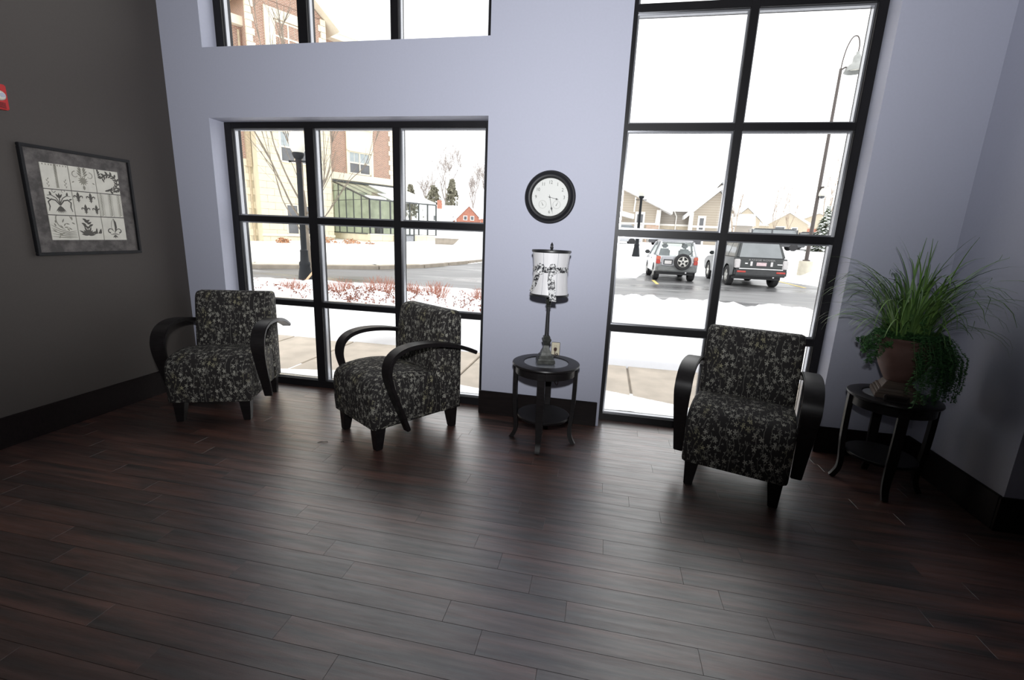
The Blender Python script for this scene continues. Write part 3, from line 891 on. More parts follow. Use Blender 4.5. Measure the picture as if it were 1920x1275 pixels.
# ------------------------------------------------------------------ framed picture of nine damask tiles on the dark wall
def make_picture():
    # local: x runs towards the window wall, z up, -y out of the wall
    W = 0.745
    t = thing('framed_picture', 'square black framed print of nine damask and lily tiles on the dark wall', 'picture', (XL, -0.813, 1.645), R(90))
    o = W / 2; i = o - 0.022
    for nm, a in (('top', (-o, o, i, o)), ('bottom', (-o, o, -o, -i)), ('left', (-o, -i, -i, i)), ('right', (i, o, -i, i))):
        MB().box(a[0], a[1], -0.030, -0.001, a[2], a[3]).build('frame_rail', 'picture_frame_black', t, bevel=0.003)
    MB().box(-i, i, -0.014, -0.001, -i, i).build('mat_board', 'picture_mat', t)
    tw, gap = 0.172, 0.006
    def ribbons(m, ps, w):
        n = len(ps)
        y_ = -0.00004 * (len(m.v) // 2 % 400)
        L = []
        for k, p in enumerate(ps):
            a = Vector(ps[max(k - 1, 0)]); b = Vector(ps[min(k + 1, n - 1)])
            d = (b - a); d = d.normalized() if d.length > 0 else Vector((1, 0))
            ww = w[k] if isinstance(w, list) else w
            L.append(((p[0] - d.y * ww / 2, p[1] + d.x * ww / 2), (p[0] + d.y * ww / 2, p[1] - d.x * ww / 2)))
        for k in range(n - 1):
            q = [L[k][0], L[k][1], L[k + 1][1], L[k + 1][0]]
            m.add([(x, y_, z) for x, z in q], [(0, 1, 2, 3)])
    def leaf(m, x, z, ang, L, w):
        c, s = math.cos(ang), math.sin(ang)
        ribbons(m, [(x + L * u * c, z + L * u * s) for u in (0, .2, .45, .7, .88, 1)], [w * .25, w * .8, w, w * .75, w * .35, 0.0005])
    def curl(m, x, z, r, a0, a1, w0, w1, shrink=0.35):
        n = 12; ps = []; ws = []
        for k in range(n):
            u = k / (n - 1); a = a0 + (a1 - a0) * u; rr = r * (1 - shrink * u)
            ps.append((x + rr * math.cos(a), z + rr * math.sin(a))); ws.append(w0 + (w1 - w0) * u)
        ribbons(m, ps, ws)
    def fleur(m, x, z, h):
        leaf(m, x, z, math.pi / 2, h * .62, h * .26)
        for s in (-1, 1):
            ribbons(m, [(x + s * h * .03, z - h * .02), (x + s * h * .14, z + h * .14), (x + s * h * .26, z + h * .24), (x + s * h * .37, z + h * .20), (x + s * h * .38, z + h * .08), (x + s * h * .30, z + h * .05)], [h * .05, h * .10, h * .12, h * .11, h * .07, h * .02])
            ribbons(m, [(x + s * h * .02, z - h * .06), (x + s * h * .10, z - h * .18), (x + s * h * .18, z - h * .2)], [h * .05, h * .06, h * .02])
        ribbons(m, [(x - h * .16, z - h * .03), (x + h * .16, z - h * .03)], h * .07)
        leaf(m, x, z - h * .05, -math.pi / 2, h * .32, h * .14)
    rnd = random.Random(11)
    def motif(idx):
        m = MB(); pale = False
        if idx == 0:       # border stripe with side sprigs
            for k in range(16):
                z = -0.078 + k * 0.0104
                leaf(m, -0.004, z, 0.9, 0.016, 0.007); leaf(m, 0.012, z, 2.2, 0.016, 0.007)
            for k in range(9): leaf(m, -0.07 + k * 0.018, 0.082, -1.5 + 0.2 * (k % 3 - 1), 0.012, 0.008)
            for s in (-1, 1):
                for k in range(5): leaf(m, s * 0.055, -0.075 + k * 0.012, math.pi / 2 + (k % 2 - .5), 0.018, 0.006)
            pale = True
        elif idx == 1:     # palmette rosette
            for k in range(12): leaf(m, 0.0, -0.010, 2 * math.pi * k / 12, 0.036, 0.010)
            for s in (-1, 1):
                for k in range(4): leaf(m, s * 0.006, 0.020 + k * 0.014, math.pi / 2 - s * (0.9 - .15 * k), 0.040, 0.011)
                curl(m, s * 0.048, 0.030, 0.024, math.pi / 2 if s > 0 else math.pi / 2, math.pi / 2 - s * 4.2, 0.006, 0.003)
                leaf(m, s * 0.062, -0.02, -s * 0.5 + (0 if s > 0 else math.pi), 0.02, 0.008)
            leaf(m, 0, -0.045, -math.pi / 2, 0.032, 0.018)
            pale = True
        elif idx == 2:     # big scrolling acanthus
            curl(m, 0.012, -0.004, 0.062, 2.6, -1.9, 0.012, 0.006, 0.1)
            for k in range(10):
                a = 2.6 - k * 0.46
                leaf(m, 0.012 + 0.060 * math.cos(a), -0.004 + 0.060 * math.sin(a), a + 0.55, 0.030, 0.016); leaf(m, 0.012 + 0.058 * math.cos(a), -0.004 + 0.058 * math.sin(a), a + 2.5, 0.034, 0.012)
            for k in range(6): leaf(m, -0.03 + k * 0.02, -0.070, 0.3 + 0.4 * (k % 3), 0.036, 0.013)
            for k in range(5): leaf(m, -0.07, 0.03 + k * 0.01, 0.4 + .3 * k, 0.03, 0.010)
        elif idx == 3:     # fan with arching scrolls
            for k in range(7): leaf(m, 0, -0.024, -math.pi / 2 + (k - 3) * 0.22, 0.052, 0.010)
            for s in (-1, 1):
                ribbons(m, [(0, -0.02), (s * 0.026, 0.014), (s * 0.052, 0.020), (s * 0.072, 0.002), (s * 0.066, -0.03), (s * 0.074, -0.062)], [0.008, 0.009, 0.010, 0.009, 0.008, 0.004])
                ribbons(m, [(0, -0.01), (s * 0.020, 0.03), (s * 0.050, 0.05), (s * 0.074, 0.045)], [0.006, 0.006, 0.006, 0.003])
                leaf(m, s * 0.05, 0.045, math.pi / 2 - s * 0.2, 0.03, 0.014); leaf(m, s * 0.06, 0.02, 0.4 if s > 0 else math.pi - .4, 0.024, 0.010)
                curl(m, s * 0.03, 0.078, 0.012, 0, s * 4.5, 0.004, 0.002)
            ribbons(m, [(0, -0.02), (0, 0.04)], 0.007)
            for k in (-1, 0, 1): leaf(m, 0, 0.030, math.pi / 2 + k * 0.6, 0.036, 0.013)
        elif idx == 4:     # lilies in offset rows
            for x, z in ((-0.052, 0.022), (0.034, 0.022)): fleur(m, x + 0.0, z + 0.016, 0.078)
            for x, z in ((-0.012, -0.05), (0.064, -0.05)): fleur(m, x, z + 0.004, 0.074)
        elif idx == 5:     # three ornamented stripes
            for x0 in (-0.066, 0.0, 0.066):
                for e in (-0.013, 0.013): ribbons(m, [(x0 + e, -0.084), (x0 + e, 0.084)], 0.002)
                for k in range(15): leaf(m, x0 - 0.009, -0.080 + k * 0.0112, 0.75, 0.024, 0.006)
            pale = True
        elif idx == 6:     # sweeping feathered sprays
            for k in range(5): ribbons(m, [(-0.08, 0.02 - k * .02), (-0.03, -0.01 - k * .014), (0.03, -0.03 - k * .010), (0.08, -0.02 - k * .012)], [0.002, 0.006, 0.006, 0.002])
            curl(m, 0.030, 0.060, 0.075, 2.7, 4.4, 0.008, 0.004, 0.0)
            for k in range(16): leaf(m, rnd.uniform(-.06, .06), rnd.uniform(-.075, .06), rnd.uniform(-.5, 2.6), rnd.uniform(.02, .036), .009)
            pale = True
        elif idx == 7:     # bushy oak spray
            for k in range(9): leaf(m, -0.02, -0.05, 0.1 + k * 0.36, 0.05 + 0.02 * (k % 2), 0.016)
            for k in range(8): leaf(m, -0.028 + 0.01 * (k % 3), 0.0 + k * 0.008, math.pi / 2 + (k % 2 - .5) * 2.2, 0.034, 0.016)
            for k in range(10): leaf(m, 0.02 + 0.006 * k, -0.04 + 0.005 * (k % 4), 0.3 + .35 * (k % 5), 0.03, 0.011)
        else:              # single lily with half-shaded petal
            ribbons(m, [(-0.002, -0.03), (-0.022, 0.012), (-0.018, 0.05), (0.0, 0.08)], [0.002, 0.003, 0.003, 0.002])
            ribbons(m, [(0.002, -0.03), (0.012, 0.012), (0.010, 0.05), (0.0, 0.08)], [0.004, 0.018, 0.016, 0.002])
            for s in (-1, 1):
                curl(m, s * 0.034, -0.018, 0.022, math.pi / 2 + s * 1.4, math.pi / 2 - s * 3.3, 0.005, 0.010, 0.5)
                ribbons(m, [(0, -0.038), (s * 0.03, -0.044), (s * 0.036, -0.036)], [0.005, 0.004, 0.002])
            ribbons(m, [(-0.018, -0.04), (0.018, -0.04)], 0.006)
            for k in (-1, 0, 1): leaf(m, 0, -0.048, -math.pi / 2 + k * 0.7, 0.028, 0.009)
        m.v = [(max(-tw / 2 + .001, min(tw / 2 - .001, x)), y, max(-tw / 2 + .001, min(tw / 2 - .001, z))) for x, y, z in m.v]
        return m, pale
    first = None
    for k in range(9):
        r_, c_ = divmod(k, 3)
        x = (c_ - 1) * (tw + gap); z = (1 - r_) * (tw + gap)
        ti = MB().box(-tw / 2, tw / 2, -0.019, -0.013, -tw / 2, tw / 2).build('print_tile', 'print_paper', t, loc=(x, 0, z)) if first is None else share(first, t, (x, 0, z))
        first = first or ti
        m, pale = motif(k)
        m.v = [(a, -0.0194 + y * 0.1, b) for a, y, b in m.v]
        m.build('ornament', 'print_ink_pale' if pale else 'print_ink', ti, kind='stuff')
make_picture()

# ------------------------------------------------------------------ fire alarm strobe
t = thing('fire_alarm', 'red fire alarm with white strobe lens high on the dark wall', 'alarm', (XL, -1.262, 2.277), R(90))
MB().box(-0.060, 0.060, -0.045, -0.001, -0.076, 0.076).build('housing', 'red_plastic', t, bevel=0.006)
MB().lathe([(0.026, -0.044), (0.030, -0.050), (0.028, -0.062), (0.018, -0.072), (0.0, -0.076)], 20, axis='y', c=(0.012, 0, 0.004)).build('strobe_lens', 'globe_white', t, smooth=True)
MB().lathe([(0.014, -0.045), (0.014, -0.0775), (0.0, -0.0775)], 14, axis='y', c=(0.012, 0, 0.004)).build('strobe_reflector', 'chrome', t, smooth=True)
m = MB()
for k in range(5): m.box(-0.04, 0.04, -0.0475, -0.0445, -0.066 + k * 0.007, -0.063 + k * 0.007)
m.build('sounder_grille', 'black_plastic', t)

# ------------------------------------------------------------------ potted plant on the corner table
def make_plant():
    rnd = random.Random(21)
    P = Vector((1.905, -0.455, TZ))
    t = thing('potted_plant', 'terracotta urn of arching grass and trailing ferns on the corner table', 'plant', P)
    b = empty('pedestal_holder') if False else None
    M4 = Matrix.Rotation(R(-20), 4, 'Z')
    for a0, a1, z0, z1 in ((0.120, 0.118, 0.0, 0.030), (0.111, 0.109, 0.030, 0.045), (0.102, 0.098, 0.045, 0.062), (0.090, 0.064, 0.062, 0.105)):
        m = MB().frustum(z0, z1, a0, a0, a1, a1)
        m.v = [tuple(M4 @ Vector(p)) for p in m.v]
        m.build('plinth_step', 'pot_base_wood', t, bevel=0.003)
    prof = [(0.0, 0.104), (0.070, 0.104), (0.078, 0.112), (0.094, 0.14), (0.122, 0.20), (0.142, 0.265), (0.153, 0.325), (0.157, 0.36), (0.166, 0.372), (0.168, 0.384), (0.160, 0.388), (0.146, 0.384), (0.142, 0.35), (0.0, 0.35)]
    MB().lathe(prof, 40).build('urn', 'terracotta', t, smooth=True)
    MB().lathe([(0.0, 0.352), (0.143, 0.352), (0.10, 0.366), (0.0, 0.372)], 24).build('soil', 'soil', t, smooth=True)
    wall_x = XR - P.x - 0.02
    wall_y = -P.y - 0.02
    def lim(p):
        return Vector((min(p.x, wall_x), min(p.y, wall_y), p.z))
    for k in range(230):
        g = k % 10
        az = rnd.uniform(0, 2 * math.pi)
        r0 = 0.11 * math.sqrt(rnd.random())
        if g < 3:      # upright heart
            L, lean, droop = rnd.uniform(0.42, 0.74), rnd.uniform(0.02, 0.40), rnd.uniform(0.4, 2.4)
        elif g < 8:    # arching over
            L, lean, droop = rnd.uniform(0.42, 0.76), rnd.uniform(0.18, 0.66), rnd.uniform(1.5, 2.8)
        else:          # low, drooping
            L, lean, droop = rnd.uniform(0.34, 0.56), rnd.uniform(0.8, 1.3), rnd.uniform(1.2, 2.1)
            az = rnd.choice((rnd.uniform(R(150), R(235)), rnd.uniform(R(-60), R(20)), az))
        d = Vector((math.cos(az), math.sin(az), 0))
        p = Vector((r0 * math.cos(az + rnd.uniform(-1, 1)), r0 * math.sin(az), 0.36))
        pts, ws = [], []; n = 11
        w0 = rnd.uniform(0.009, 0.0145)
        for i in range(n):
            pts.append(lim(p)); u = i / (n - 1)
            ws.append(w0 * (0.75 + 0.5 * u - 1.15 * u * u) + 0.0006)
            ang = lean * (0.6 + 0.4 * u) + droop * u ** 1.8
            p = p + (d * math.sin(ang) + Vector((0, 0, 1)) * math.cos(ang)) * (L / (n - 1))
        side = Vector((-d.y, d.x, 0.35 * rnd.uniform(-1, 1))).normalized()
        MB().strip(pts, side, ws).build('blade', 'grass_blade', t, smooth=True)
    def strand(az, drop, out, k):
        m = MB()
        d = Vector((math.cos(az), math.sin(az), 0))
        n = 15; pts = []
        for i in range(n):
            u = i / (n - 1)
            rr = 0.10 + out * math.sin(min(1, u * 1.7) * math.pi / 2)
            z = 0.375 + 0.05 * math.sin(min(1, u * 3) * math.pi) - drop * max(0, u - 0.15) / 0.85
            wob = 0.012 * math.sin(u * 9 + k)
            pts.append(lim(d * rr + Vector((-d.y, d.x, 0)) * wob + Vector((0, 0, z))))
        m.tube(pts, 0.0012, 3, cap=False)
        for i in range(2, n):
            for q in range(4):
                uu = q / 4
                b_ = pts[i - 1].lerp(pts[i], uu)
                for s in (-1, 1):
                    dirv = (Vector((-d.y, d.x, 0)) * s * rnd.uniform(.6, 1) + d * rnd.uniform(-.2, .6) + Vector((0, 0, rnd.uniform(-.6, .3)))).normalized()
                    L = rnd.uniform(0.013, 0.024)
                    sd = dirv.cross(Vector((rnd.uniform(-.4, .4), rnd.uniform(-.4, .4), 1))).normalized()
                    m.add([b_, b_ + dirv * L * .5 + sd * L * .26, b_ + dirv * L, b_ + dirv * L * .5 - sd * L * .26], [(0, 1, 2, 3)])
        m.v = [tuple(lim(Vector(v))) for v in m.v]
        m.build('trailing_stem', 'trailing_leaf', t)
    for k in range(74):          # long curtain on the room side, right of the urn's middle
        strand(R(rnd.uniform(-110, 20)), rnd.uniform(0.12, 0.37), rnd.uniform(0.09, 0.20), k)
    for k in range(20):
        strand(R(rnd.uniform(150, 215)), rnd.uniform(0.02, 0.17), rnd.uniform(0.08, 0.17), k)
    for k in range(16):
        strand(R(rnd.uniform(-150, -80)), rnd.uniform(-0.06, 0.01), rnd.uniform(0.02, 0.06), k)
    for k in range(26):          # fern tufts standing among the grass
        strand(R(rnd.uniform(0, 360)), rnd.uniform(-0.20, -0.05), rnd.uniform(-0.02, 0.05), k)
    for k in range(12):
        strand(R(rnd.uniform(40, 150)), rnd.uniform(-0.05, 0.1), rnd.uniform(0.02, 0.09), k)
    return t
make_plant()
t = thing('name_card', 'small dark block leaning on the stepped plinth of the plant urn', 'card', (1.832, -0.606, TZ), R(-20))
MB().box(-0.062, 0.062, -0.012, 0.012, 0.0, 0.040).build('block', 'card_dark', t, bevel=0.003)
MB().box(-0.050, 0.050, -0.0135, -0.0118, 0.008, 0.032).build('face_plate', 'espresso_trim', t)

# ------------------------------------------------------------------ scraps on the floor
m = MB().strip(smooth_path([(-0.035, -0.02, 0.003), (-0.015, 0.002, 0.004), (0.004, -0.006, 0.008), (0.018, 0.012, 0.004), (0.030, 0.010, 0.003)], 4), (0.3, -0.9, 0.1), [0.008] * 17, 0.002)
tag(m.build('floor_scrap', 'card_dark', loc=(-1.93, -0.905, 0), smooth=True), 'curled black scrap lying on the floor by the middle armchair', 'scrap')
m = MB().strip(smooth_path([(-0.012, 0, 0.002), (0.0, 0.006, 0.004), (0.012, 0, 0.002)], 3), (0, 1, 0), [0.006] * 7, 0.002)
tag(m.build('floor_scrap', 'card_dark', loc=(-1.80, -0.865, 0), smooth=True), 'tiny dark speck lying just right of the curled scrap', 'scrap')

# ================================================================== outdoors
def terrain(x, y):
    """lie of the land: flat by the building, rising gently away from it"""
    z = -0.12
    if y > 14: z += 0.045 * (y - 14)
    return z
def inside(poly, x, y):
    c = False; n = len(poly)
    for i in range(n):
        (x1, y1), (x2, y2) = poly[i], poly[(i + 1) % n]
        if (y1 > y) != (y2 > y) and x < (x2 - x1) * (y - y1) / (y2 - y1) + x1: c = not c
    return c
def edge_dist(poly, x, y):
    d = 1e9; n = len(poly)
    for i in range(n):
        (x1, y1), (x2, y2) = poly[i], poly[(i + 1) % n]
        dx, dy = x2 - x1, y2 - y1
        u = max(0, min(1, ((x - x1) * dx + (y - y1) * dy) / (dx * dx + dy * dy)))
        d = min(d, math.hypot(x - x1 - u * dx, y - y1 - u * dy))
    return d
ROAD = [(-40, -9.0), (-24, 1.6), (-14.0, 6.4), (-9.0, 7.5), (-4.0, 8.0), (0.0, 7.9), (2.2, 7.9), (4.8, 7.5), (10.0, 7.4), (26, 7.6), (26, 19.0),
        (12.0, 18.6), (9.2, 18.4), (8.3, 21.4), (2.0, 21.4), (1.4, 17.6), (-0.6, 17.4), (-2.5, 20.0), (-3.5, 30.0), (-6.5, 30.0), (-7.4, 21.0), (-8.2, 16.6), (-9.4, 14.5), (-11.4, 13.0), (-13.3, 11.7), (-24, 5.6), (-40, -3.5)]
rs = random.Random(8)
def lump(x, y):
    return (math.sin(x * 3.1 + 1.3 * math.sin(y * 2.3)) * math.sin(y * 2.7 + 1.1 * math.sin(x * 1.7)) * 0.5
            + 0.3 * math.sin(x * 7.3 + y * 5.1) * math.sin(y * 8.9 - x * 3.3))
# paved walk along the building
walk = struct('sidewalk')
MB().box(-12, 9, WT, 2.6, -0.22, -0.055).build('base_course', 'concrete_dark', walk)
sl = None
for k in range(-10, 9):
    x = 0.38 + 0.95 * k
    if sl is None:
        sl = MB().box(0.012, 0.938, 0, 1.99, -0.055, -0.03).build('slab', 'concrete', walk, bevel=0.006, loc=(x, WT + 0.012, 0))
    else:
        share(sl, walk, (x, WT + 0.012, 0))
# snow bank between the walk and the road
def grid_mesh(name, x0, x1, y0, y1, dx, dy, fn, mat, keep=None, kind='structure'):
    nx = int((x1 - x0) / dx) + 1; ny = int((y1 - y0) / dy) + 1
    idx = {}; m = MB()
    for i in range(nx):
        for j in range(ny):
            x, y = x0 + i * dx, y0 + j * dy
            m.v.append((x, y, fn(x, y))); idx[i, j] = len(m.v) - 1
    for i in range(nx - 1):
        for j in range(ny - 1):
            x, y = x0 + (i + .5) * dx, y0 + (j + .5) * dy
            if keep is None or keep(x, y):
                m.f.append((idx[i, j], idx[i + 1, j], idx[i + 1, j + 1], idx[i, j + 1]))
    return m.build(name, mat, smooth=True, kind=kind)
BUSH = [(-6.6, 4.5, .5), (-5.9, 4.9, .45), (-4.85, 4.7, .6), (-4.35, 4.6, .62), (-3.95, 4.9, .55), (-3.45, 4.9, .5), (-2.65, 4.8, .5), (-2.2, 4.4, .45), (-5.3, 4.3, .5), (-3.2, 4.35, .5), (-7.4, 4.9, .5)]
def bank(x, y):
    e = 2.10 + 0.025 * math.sin(x * 2.3) + 0.015 * math.sin(x * 7.1)
    s = max(0.0, min(1.0, (y - e) / 0.10))
    h = 0.135 * math.sqrt(s) if s > 0 else -0.12
    near_road = edge_dist(ROAD, x, y) if not inside(ROAD, x, y) else -edge_dist(ROAD, x, y)
    if y > 3:
        # ploughed ridge beside the road
        rd = math.exp(-((near_road - 0.55) / 0.45) ** 2)
        h += rd * (0.15 + 0.12 * lump(x * 1.3, y) + 0.07 * lump(x * 3.1 + 1, y * 2.2)) * (1.0 if x > -2 else 0.35)
        if near_road < 0.25: h = h * max(0, near_road + 0.15) / 0.40 - 0.17 * (1 - max(0, near_road + 0.15) / 0.40)
    if x < -1.5:
        g = 0.0
        for bx, by, r in BUSH:
            d2 = ((x - bx) ** 2 + (y - by) ** 2) / (r * r)
            if d2 < 4: g = max(g, math.exp(-d2 * 1.6))
        h += 0.27 * g
    if y > 2.3: h += 0.018 * lump(x * 0.9, y * 0.8)
    return h - 0.03
grid_mesh('snow_bank', -16, 12, 2.0, 9.2, 0.085, 0.075, bank, 'snow', keep=lambda x, y: not (inside(ROAD, x, y) and edge_dist(ROAD, x, y) > 0.35))
# drifts lying against the glass
def drift(name, x0, x1, hx, hh, wid):
    grid_mesh(name, x0, x1, WT - 0.02, WT + wid, 0.03, 0.03, lambda x, y: -0.035 + hh(x) * max(0.0, 1 - ((y - WT) / (wid * hx(x))) ** 2) ** 0.8 * (1 + 0.10 * lump(x * 5, y * 5)), 'snow')
drift('snow_drift_left', -3.5, -0.9, lambda x: 0.75 + 0.2 * math.sin(x * 2.1), lambda x: 0.055 + 0.02 * math.sin(x * 3.7), 0.62)
drift('snow_drift_right', 0.0, 1.75, lambda x: max(0.25, 0.95 - 0.45 * (x - 0.25)), lambda x: 0.085 * max(0.15, 1 - 0.55 * abs(x - 0.22)), 0.75)
# road and far ground
m = MB().add([(x, y, -0.12) for x, y in ROAD], [tuple(range(len(ROAD)))])
m.build('road', 'wet_asphalt', kind='structure')
def field(x, y):
    z = terrain(x, y) + 0.13 + 0.03 * lump(x * 0.25, y * 0.25)
    d = edge_dist(ROAD, x, y) if not inside(ROAD, x, y) else -edge_dist(ROAD, x, y)
    if d < 0.8:
        u = max(0.0, (d + 0.1) / 0.9)
        z = z * u + (-0.20) * (1 - u)
    elif 0.5 < d < 3 and y > 16 and x > 0: z += 0.12 * math.exp(-((d - 1.4) / 0.6) ** 2) * (1 + lump(x, y))
    return z
grid_mesh('snow_field', -60, 44, 9.0, 40, 0.5, 0.5, field, 'snow', keep=lambda x, y: not (inside(ROAD, x, y) and edge_dist(ROAD, x, y) > 0.8))
grid_mesh('snow_field_left', -60, -15.5, -20, 9.5, 0.8, 0.5, field, 'snow', keep=lambda x, y: not (inside(ROAD, x, y) and edge_dist(ROAD, x, y) > 0.8))
grid_mesh('snow_hill', -160, 160, 39.5, 260, 5, 5, lambda x, y: terrain(x, y) + 0.10 + 0.2 * lump(x * .03, y * .03), 'snow')
grid_mesh('snow_field_right', 43.5, 160, 9, 40, 2.5, 2.5, lambda x, y: terrain(x, y) + 0.1, 'snow')
# far kerb with its strip of swept pavement
KERB = [(-24, 5.6), (-13.3, 11.7), (-11.4, 13.0), (-9.4, 14.5), (-8.2, 16.6), (-7.4, 21.0), (-6.5, 30.0)]
kb = struct('kerb')
for (x1, y1), (x2, y2) in zip(KERB, KERB[1:]):
    d = Vector((x2 - x1, y2 - y1, 0)); L = d.length; d.normalize(); n = Vector((-d.y, d.x, 0))
    k = max(1, round(L / 2.5))
    for i in range(k):
        a = Vector((x1, y1, 0)) + d * (L * i / k + 0.02); b = Vector((x1, y1, 0)) + d * (L * (i + 1) / k - 0.02)
        m = MB().add([a, b, b + n * 0.30, a + n * 0.30], [])
        vs = [(p.x, p.y, z) for z in (-0.14, 0.03) for p in (a, b, b + n * 0.30, a + n * 0.30)]
        MB().add(vs, [(3, 2, 1, 0), (4, 5, 6, 7)] + [(q, (q + 1) % 4, 4 + (q + 1) % 4, 4 + q) for q in range(4)]).build('kerb_stone', 'concrete_dark', kb, bevel=0.02)
        if y1 < 16:
            vs = [(p.x, p.y, z) for z in (-0.05, 0.045) for p in (a + n * 0.31, b + n * 0.31, b + n * 1.5, a + n * 1.5)]
            MB().add(vs, [(3, 2, 1, 0), (4, 5, 6, 7)] + [(q, (q + 1) % 4, 4 + (q + 1) % 4, 4 + q) for q in range(4)]).build('paving_slab', 'concrete_pale', kb, bevel=0.01)
m = MB()
for x0, x1, y0, y1 in ((2.02, 2.14, 15.2, 17.0), (8.15, 8.27, 17.4, 20.6)):
    m.box(x0, x1, y0, y1, -0.119, -0.112)
m.build('parking_stripe', 'yellow_paint', kind='structure')

# ------------------------------------------------------------------ brick and limestone building across the road
def rect(m, s0, s1, z0, z1, w0, w1):
    return m.box(s0, s1, w0, w1, z0, z1)
def building():
    t = thing('apartment_building', 'large brick and pale limestone building across the road', 'building', (-21.99, 24.69, 0.2), math.atan2(0.864, 0.503))
    def part(n, mat, *boxes, parent=t, bevel=0.0, kind=None):
        m = MB()
        for b in boxes: m.box(*b)
        return m.build(n, mat, parent, bevel=bevel, kind=kind)
    # order in a box: s0, s1, w0, w1, z0, z1  (w grows into the building)
    def win(s0, s1, z0, z1, w, lights=2, blind=True, name='window'):
        f = part(name, 'trim_cream', (s0, s1, w - 0.02, w + 0.10, z0, z0 + 0.10), (s0, s1, w - 0.02, w + 0.10, z1 - 0.10, z1), (s0, s0 + 0.09, w - 0.02, w + 0.10, z0, z1), (s1 - 0.09, s1, w - 0.02, w + 0.10, z0, z1))
        a, b = s0 + 0.09, s1 - 0.09
        mid = 0.5 * (z0 + z1)
        st = (b - a) / lights
        for i in range(lights):
            x0, x1 = a + st * i, a + st * (i + 1)
            g = 0.05
            part('sash', 'trim_cream', (x0, x0 + g, w - 0.01, w + 0.06, z0 + .1, z1 - .1), (x1 - g, x1, w - 0.01, w + 0.06, z0 + .1, z1 - .1), (x0 + g, x1 - g, w - 0.01, w + 0.06, mid - .05, mid + .05), parent=f)
            part('upper_pane', 'pale_blind' if blind else 'dark_glass', (x0 + g, x1 - g, w + 0.03, w + 0.05, mid + .05, z1 - .1), parent=f)
            part('lower_pane', 'dark_glass', (x0 + g, x1 - g, w + 0.03, w + 0.05, z0 + .1, mid - .05), parent=f)
            if blind:
                part('muntin', 'trim_cream', ((x0 + x1) / 2 - .012, (x0 + x1) / 2 + .012, w + 0.02, w + 0.032, mid + .05, z1 - .1), parent=f)
    # bay A
    part('bay_wall', 'stone_pale', (-1.03, 4.0, 0.12, 3.0, -0.5, 11.4))
    part('bay_brick_wall', 'red_brick', (-1.03, 4.0, 0.12, 3.0, 11.4, 15.0))
    # coursed blocks over the bay, left out round the windows
    ch_, cl = 0.445, 0.92
    wins = [(0.42, 2.42, 5.48, 7.48), (0.55, 2.30, 0.72, 2.80)]
    rb = random.Random(4); protos = {}
    for j in range(19):
        z = -0.3 + ch_ * j
        s = -1.03 - (cl / 2 if j % 2 else 0)
        while s < 4.0:
            a, b = max(s, -1.03), min(s + cl, 4.0); s += cl
            segs = [(a, b)]
            for w0, w1, v0, v1 in wins:
                if z + ch_ > v0 and z < v1:
                    out = []
                    for p, q in segs:
                        if q <= w0 or p >= w1: out.append((p, q))
                        else:
                            if p < w0: out.append((p, w0))
                            if q > w1: out.append((w1, q))
                    segs = out
            for p, q in segs:
                L = q - p
                if L < 0.06: continue
                key = round(L, 3)
                d = rb.choice((0.0, 0.008, 0.014))
                if key in protos: share(protos[key], t, (p, d, z))
                else: protos[key] = MB().box(0.005, L - 0.005, 0.0, 0.13, 0.005, ch_ - 0.005).build('stone_block', 'stone_pale', t, bevel=0.006, loc=(p, d, z), segs=1)
    part('stone_band', 'trim_cream', (-1.06, 4.03, -0.06, 0.13, 0.62, 0.78))
    part('stone_course', 'trim_cream', (-1.08, 4.06, -0.08, 0.13, 11.2, 11.5))
    win(0.42, 2.42, 5.48, 7.48, 0.06); win(0.55, 2.30, 0.72, 2.80, 0.06, 2, False)
    win(0.55, 2.45, 12.2, 14.0, 0.10)
    part('window_surround', 'trim_cream', (0.02, 0.55, 0.0, 0.12, 11.4, 14.6), (2.45, 2.98, 0.0, 0.12, 11.4, 14.6), (0.55, 2.45, 0.0, 0.12, 14.05, 14.6), (0.55, 2.45, 0.0, 0.12, 11.4, 12.15))
    for z in range(9):
        part('quoin_stone', 'trim_cream', (3.52 if z % 2 else 3.68, 4.03, 0.02, 0.2, 11.5 + z * .39, 11.87 + z * .39), bevel=0.01)
        part('quoin_stone', 'trim_cream', (-1.06, -0.59 if z % 2 else -0.72, 0.02, 0.2, 11.5 + z * .39, 11.87 + z * .39), bevel=0.01)
    # gable
    m = MB().prism([(-1.03, 14.95), (4.0, 14.95), (1.5, 16.9)], 'y', 0.12, 3.0); m.build('gable_wall', 'red_brick', t)
    for a, b in (((-1.75, 14.4), (1.5, 17.0)), ((1.5, 17.0), (4.75, 14.4))):
        m = MB().prism([a, b, (b[0], b[1] + .34), (a[0], a[1] + .34)], 'y', -0.55, 3.5); m.build('gable_roof', 'trim_cream', t)
    # recessed brick range B behind the greenhouse
    part('range_wall', 'red_brick', (3.9, 10.58, 1.97, 5.0, 5.5, 14.6))
    part('range_base_wall', 'stone_pale', (3.9, 10.58, 1.97, 5.0, -0.5, 5.5))
    part('belt_course', 'trim_cream', (3.95, 10.62, 1.86, 1.98, 5.0, 5.52), (3.95, 10.62, 1.80, 1.98, 5.0, 5.10))
    part('bay_panel', 'trim_cream', (6.28, 6.42, 1.88, 1.98, 5.5, 14.0), (8.42, 8.62, 1.88, 1.98, 5.5, 14.0), (6.42, 8.42, 1.90, 1.98, 7.3, 8.95))
    part('window_sill', 'trim_cream', (6.3, 8.6, 1.78, 1.9, 8.95, 9.07), (6.3, 8.6, 1.80, 1.9, 7.24, 7.34))
    win(6.42, 8.42, 5.56, 7.26, 1.93); win(6.42, 8.42, 9.07, 10.8, 1.93)
    for z in range(24):
        part('quoin_stone', 'trim_cream', (10.12 if z % 2 else 10.25, 10.62, 1.9, 2.1, 5.5 + z * .38, 5.86 + z * .38))
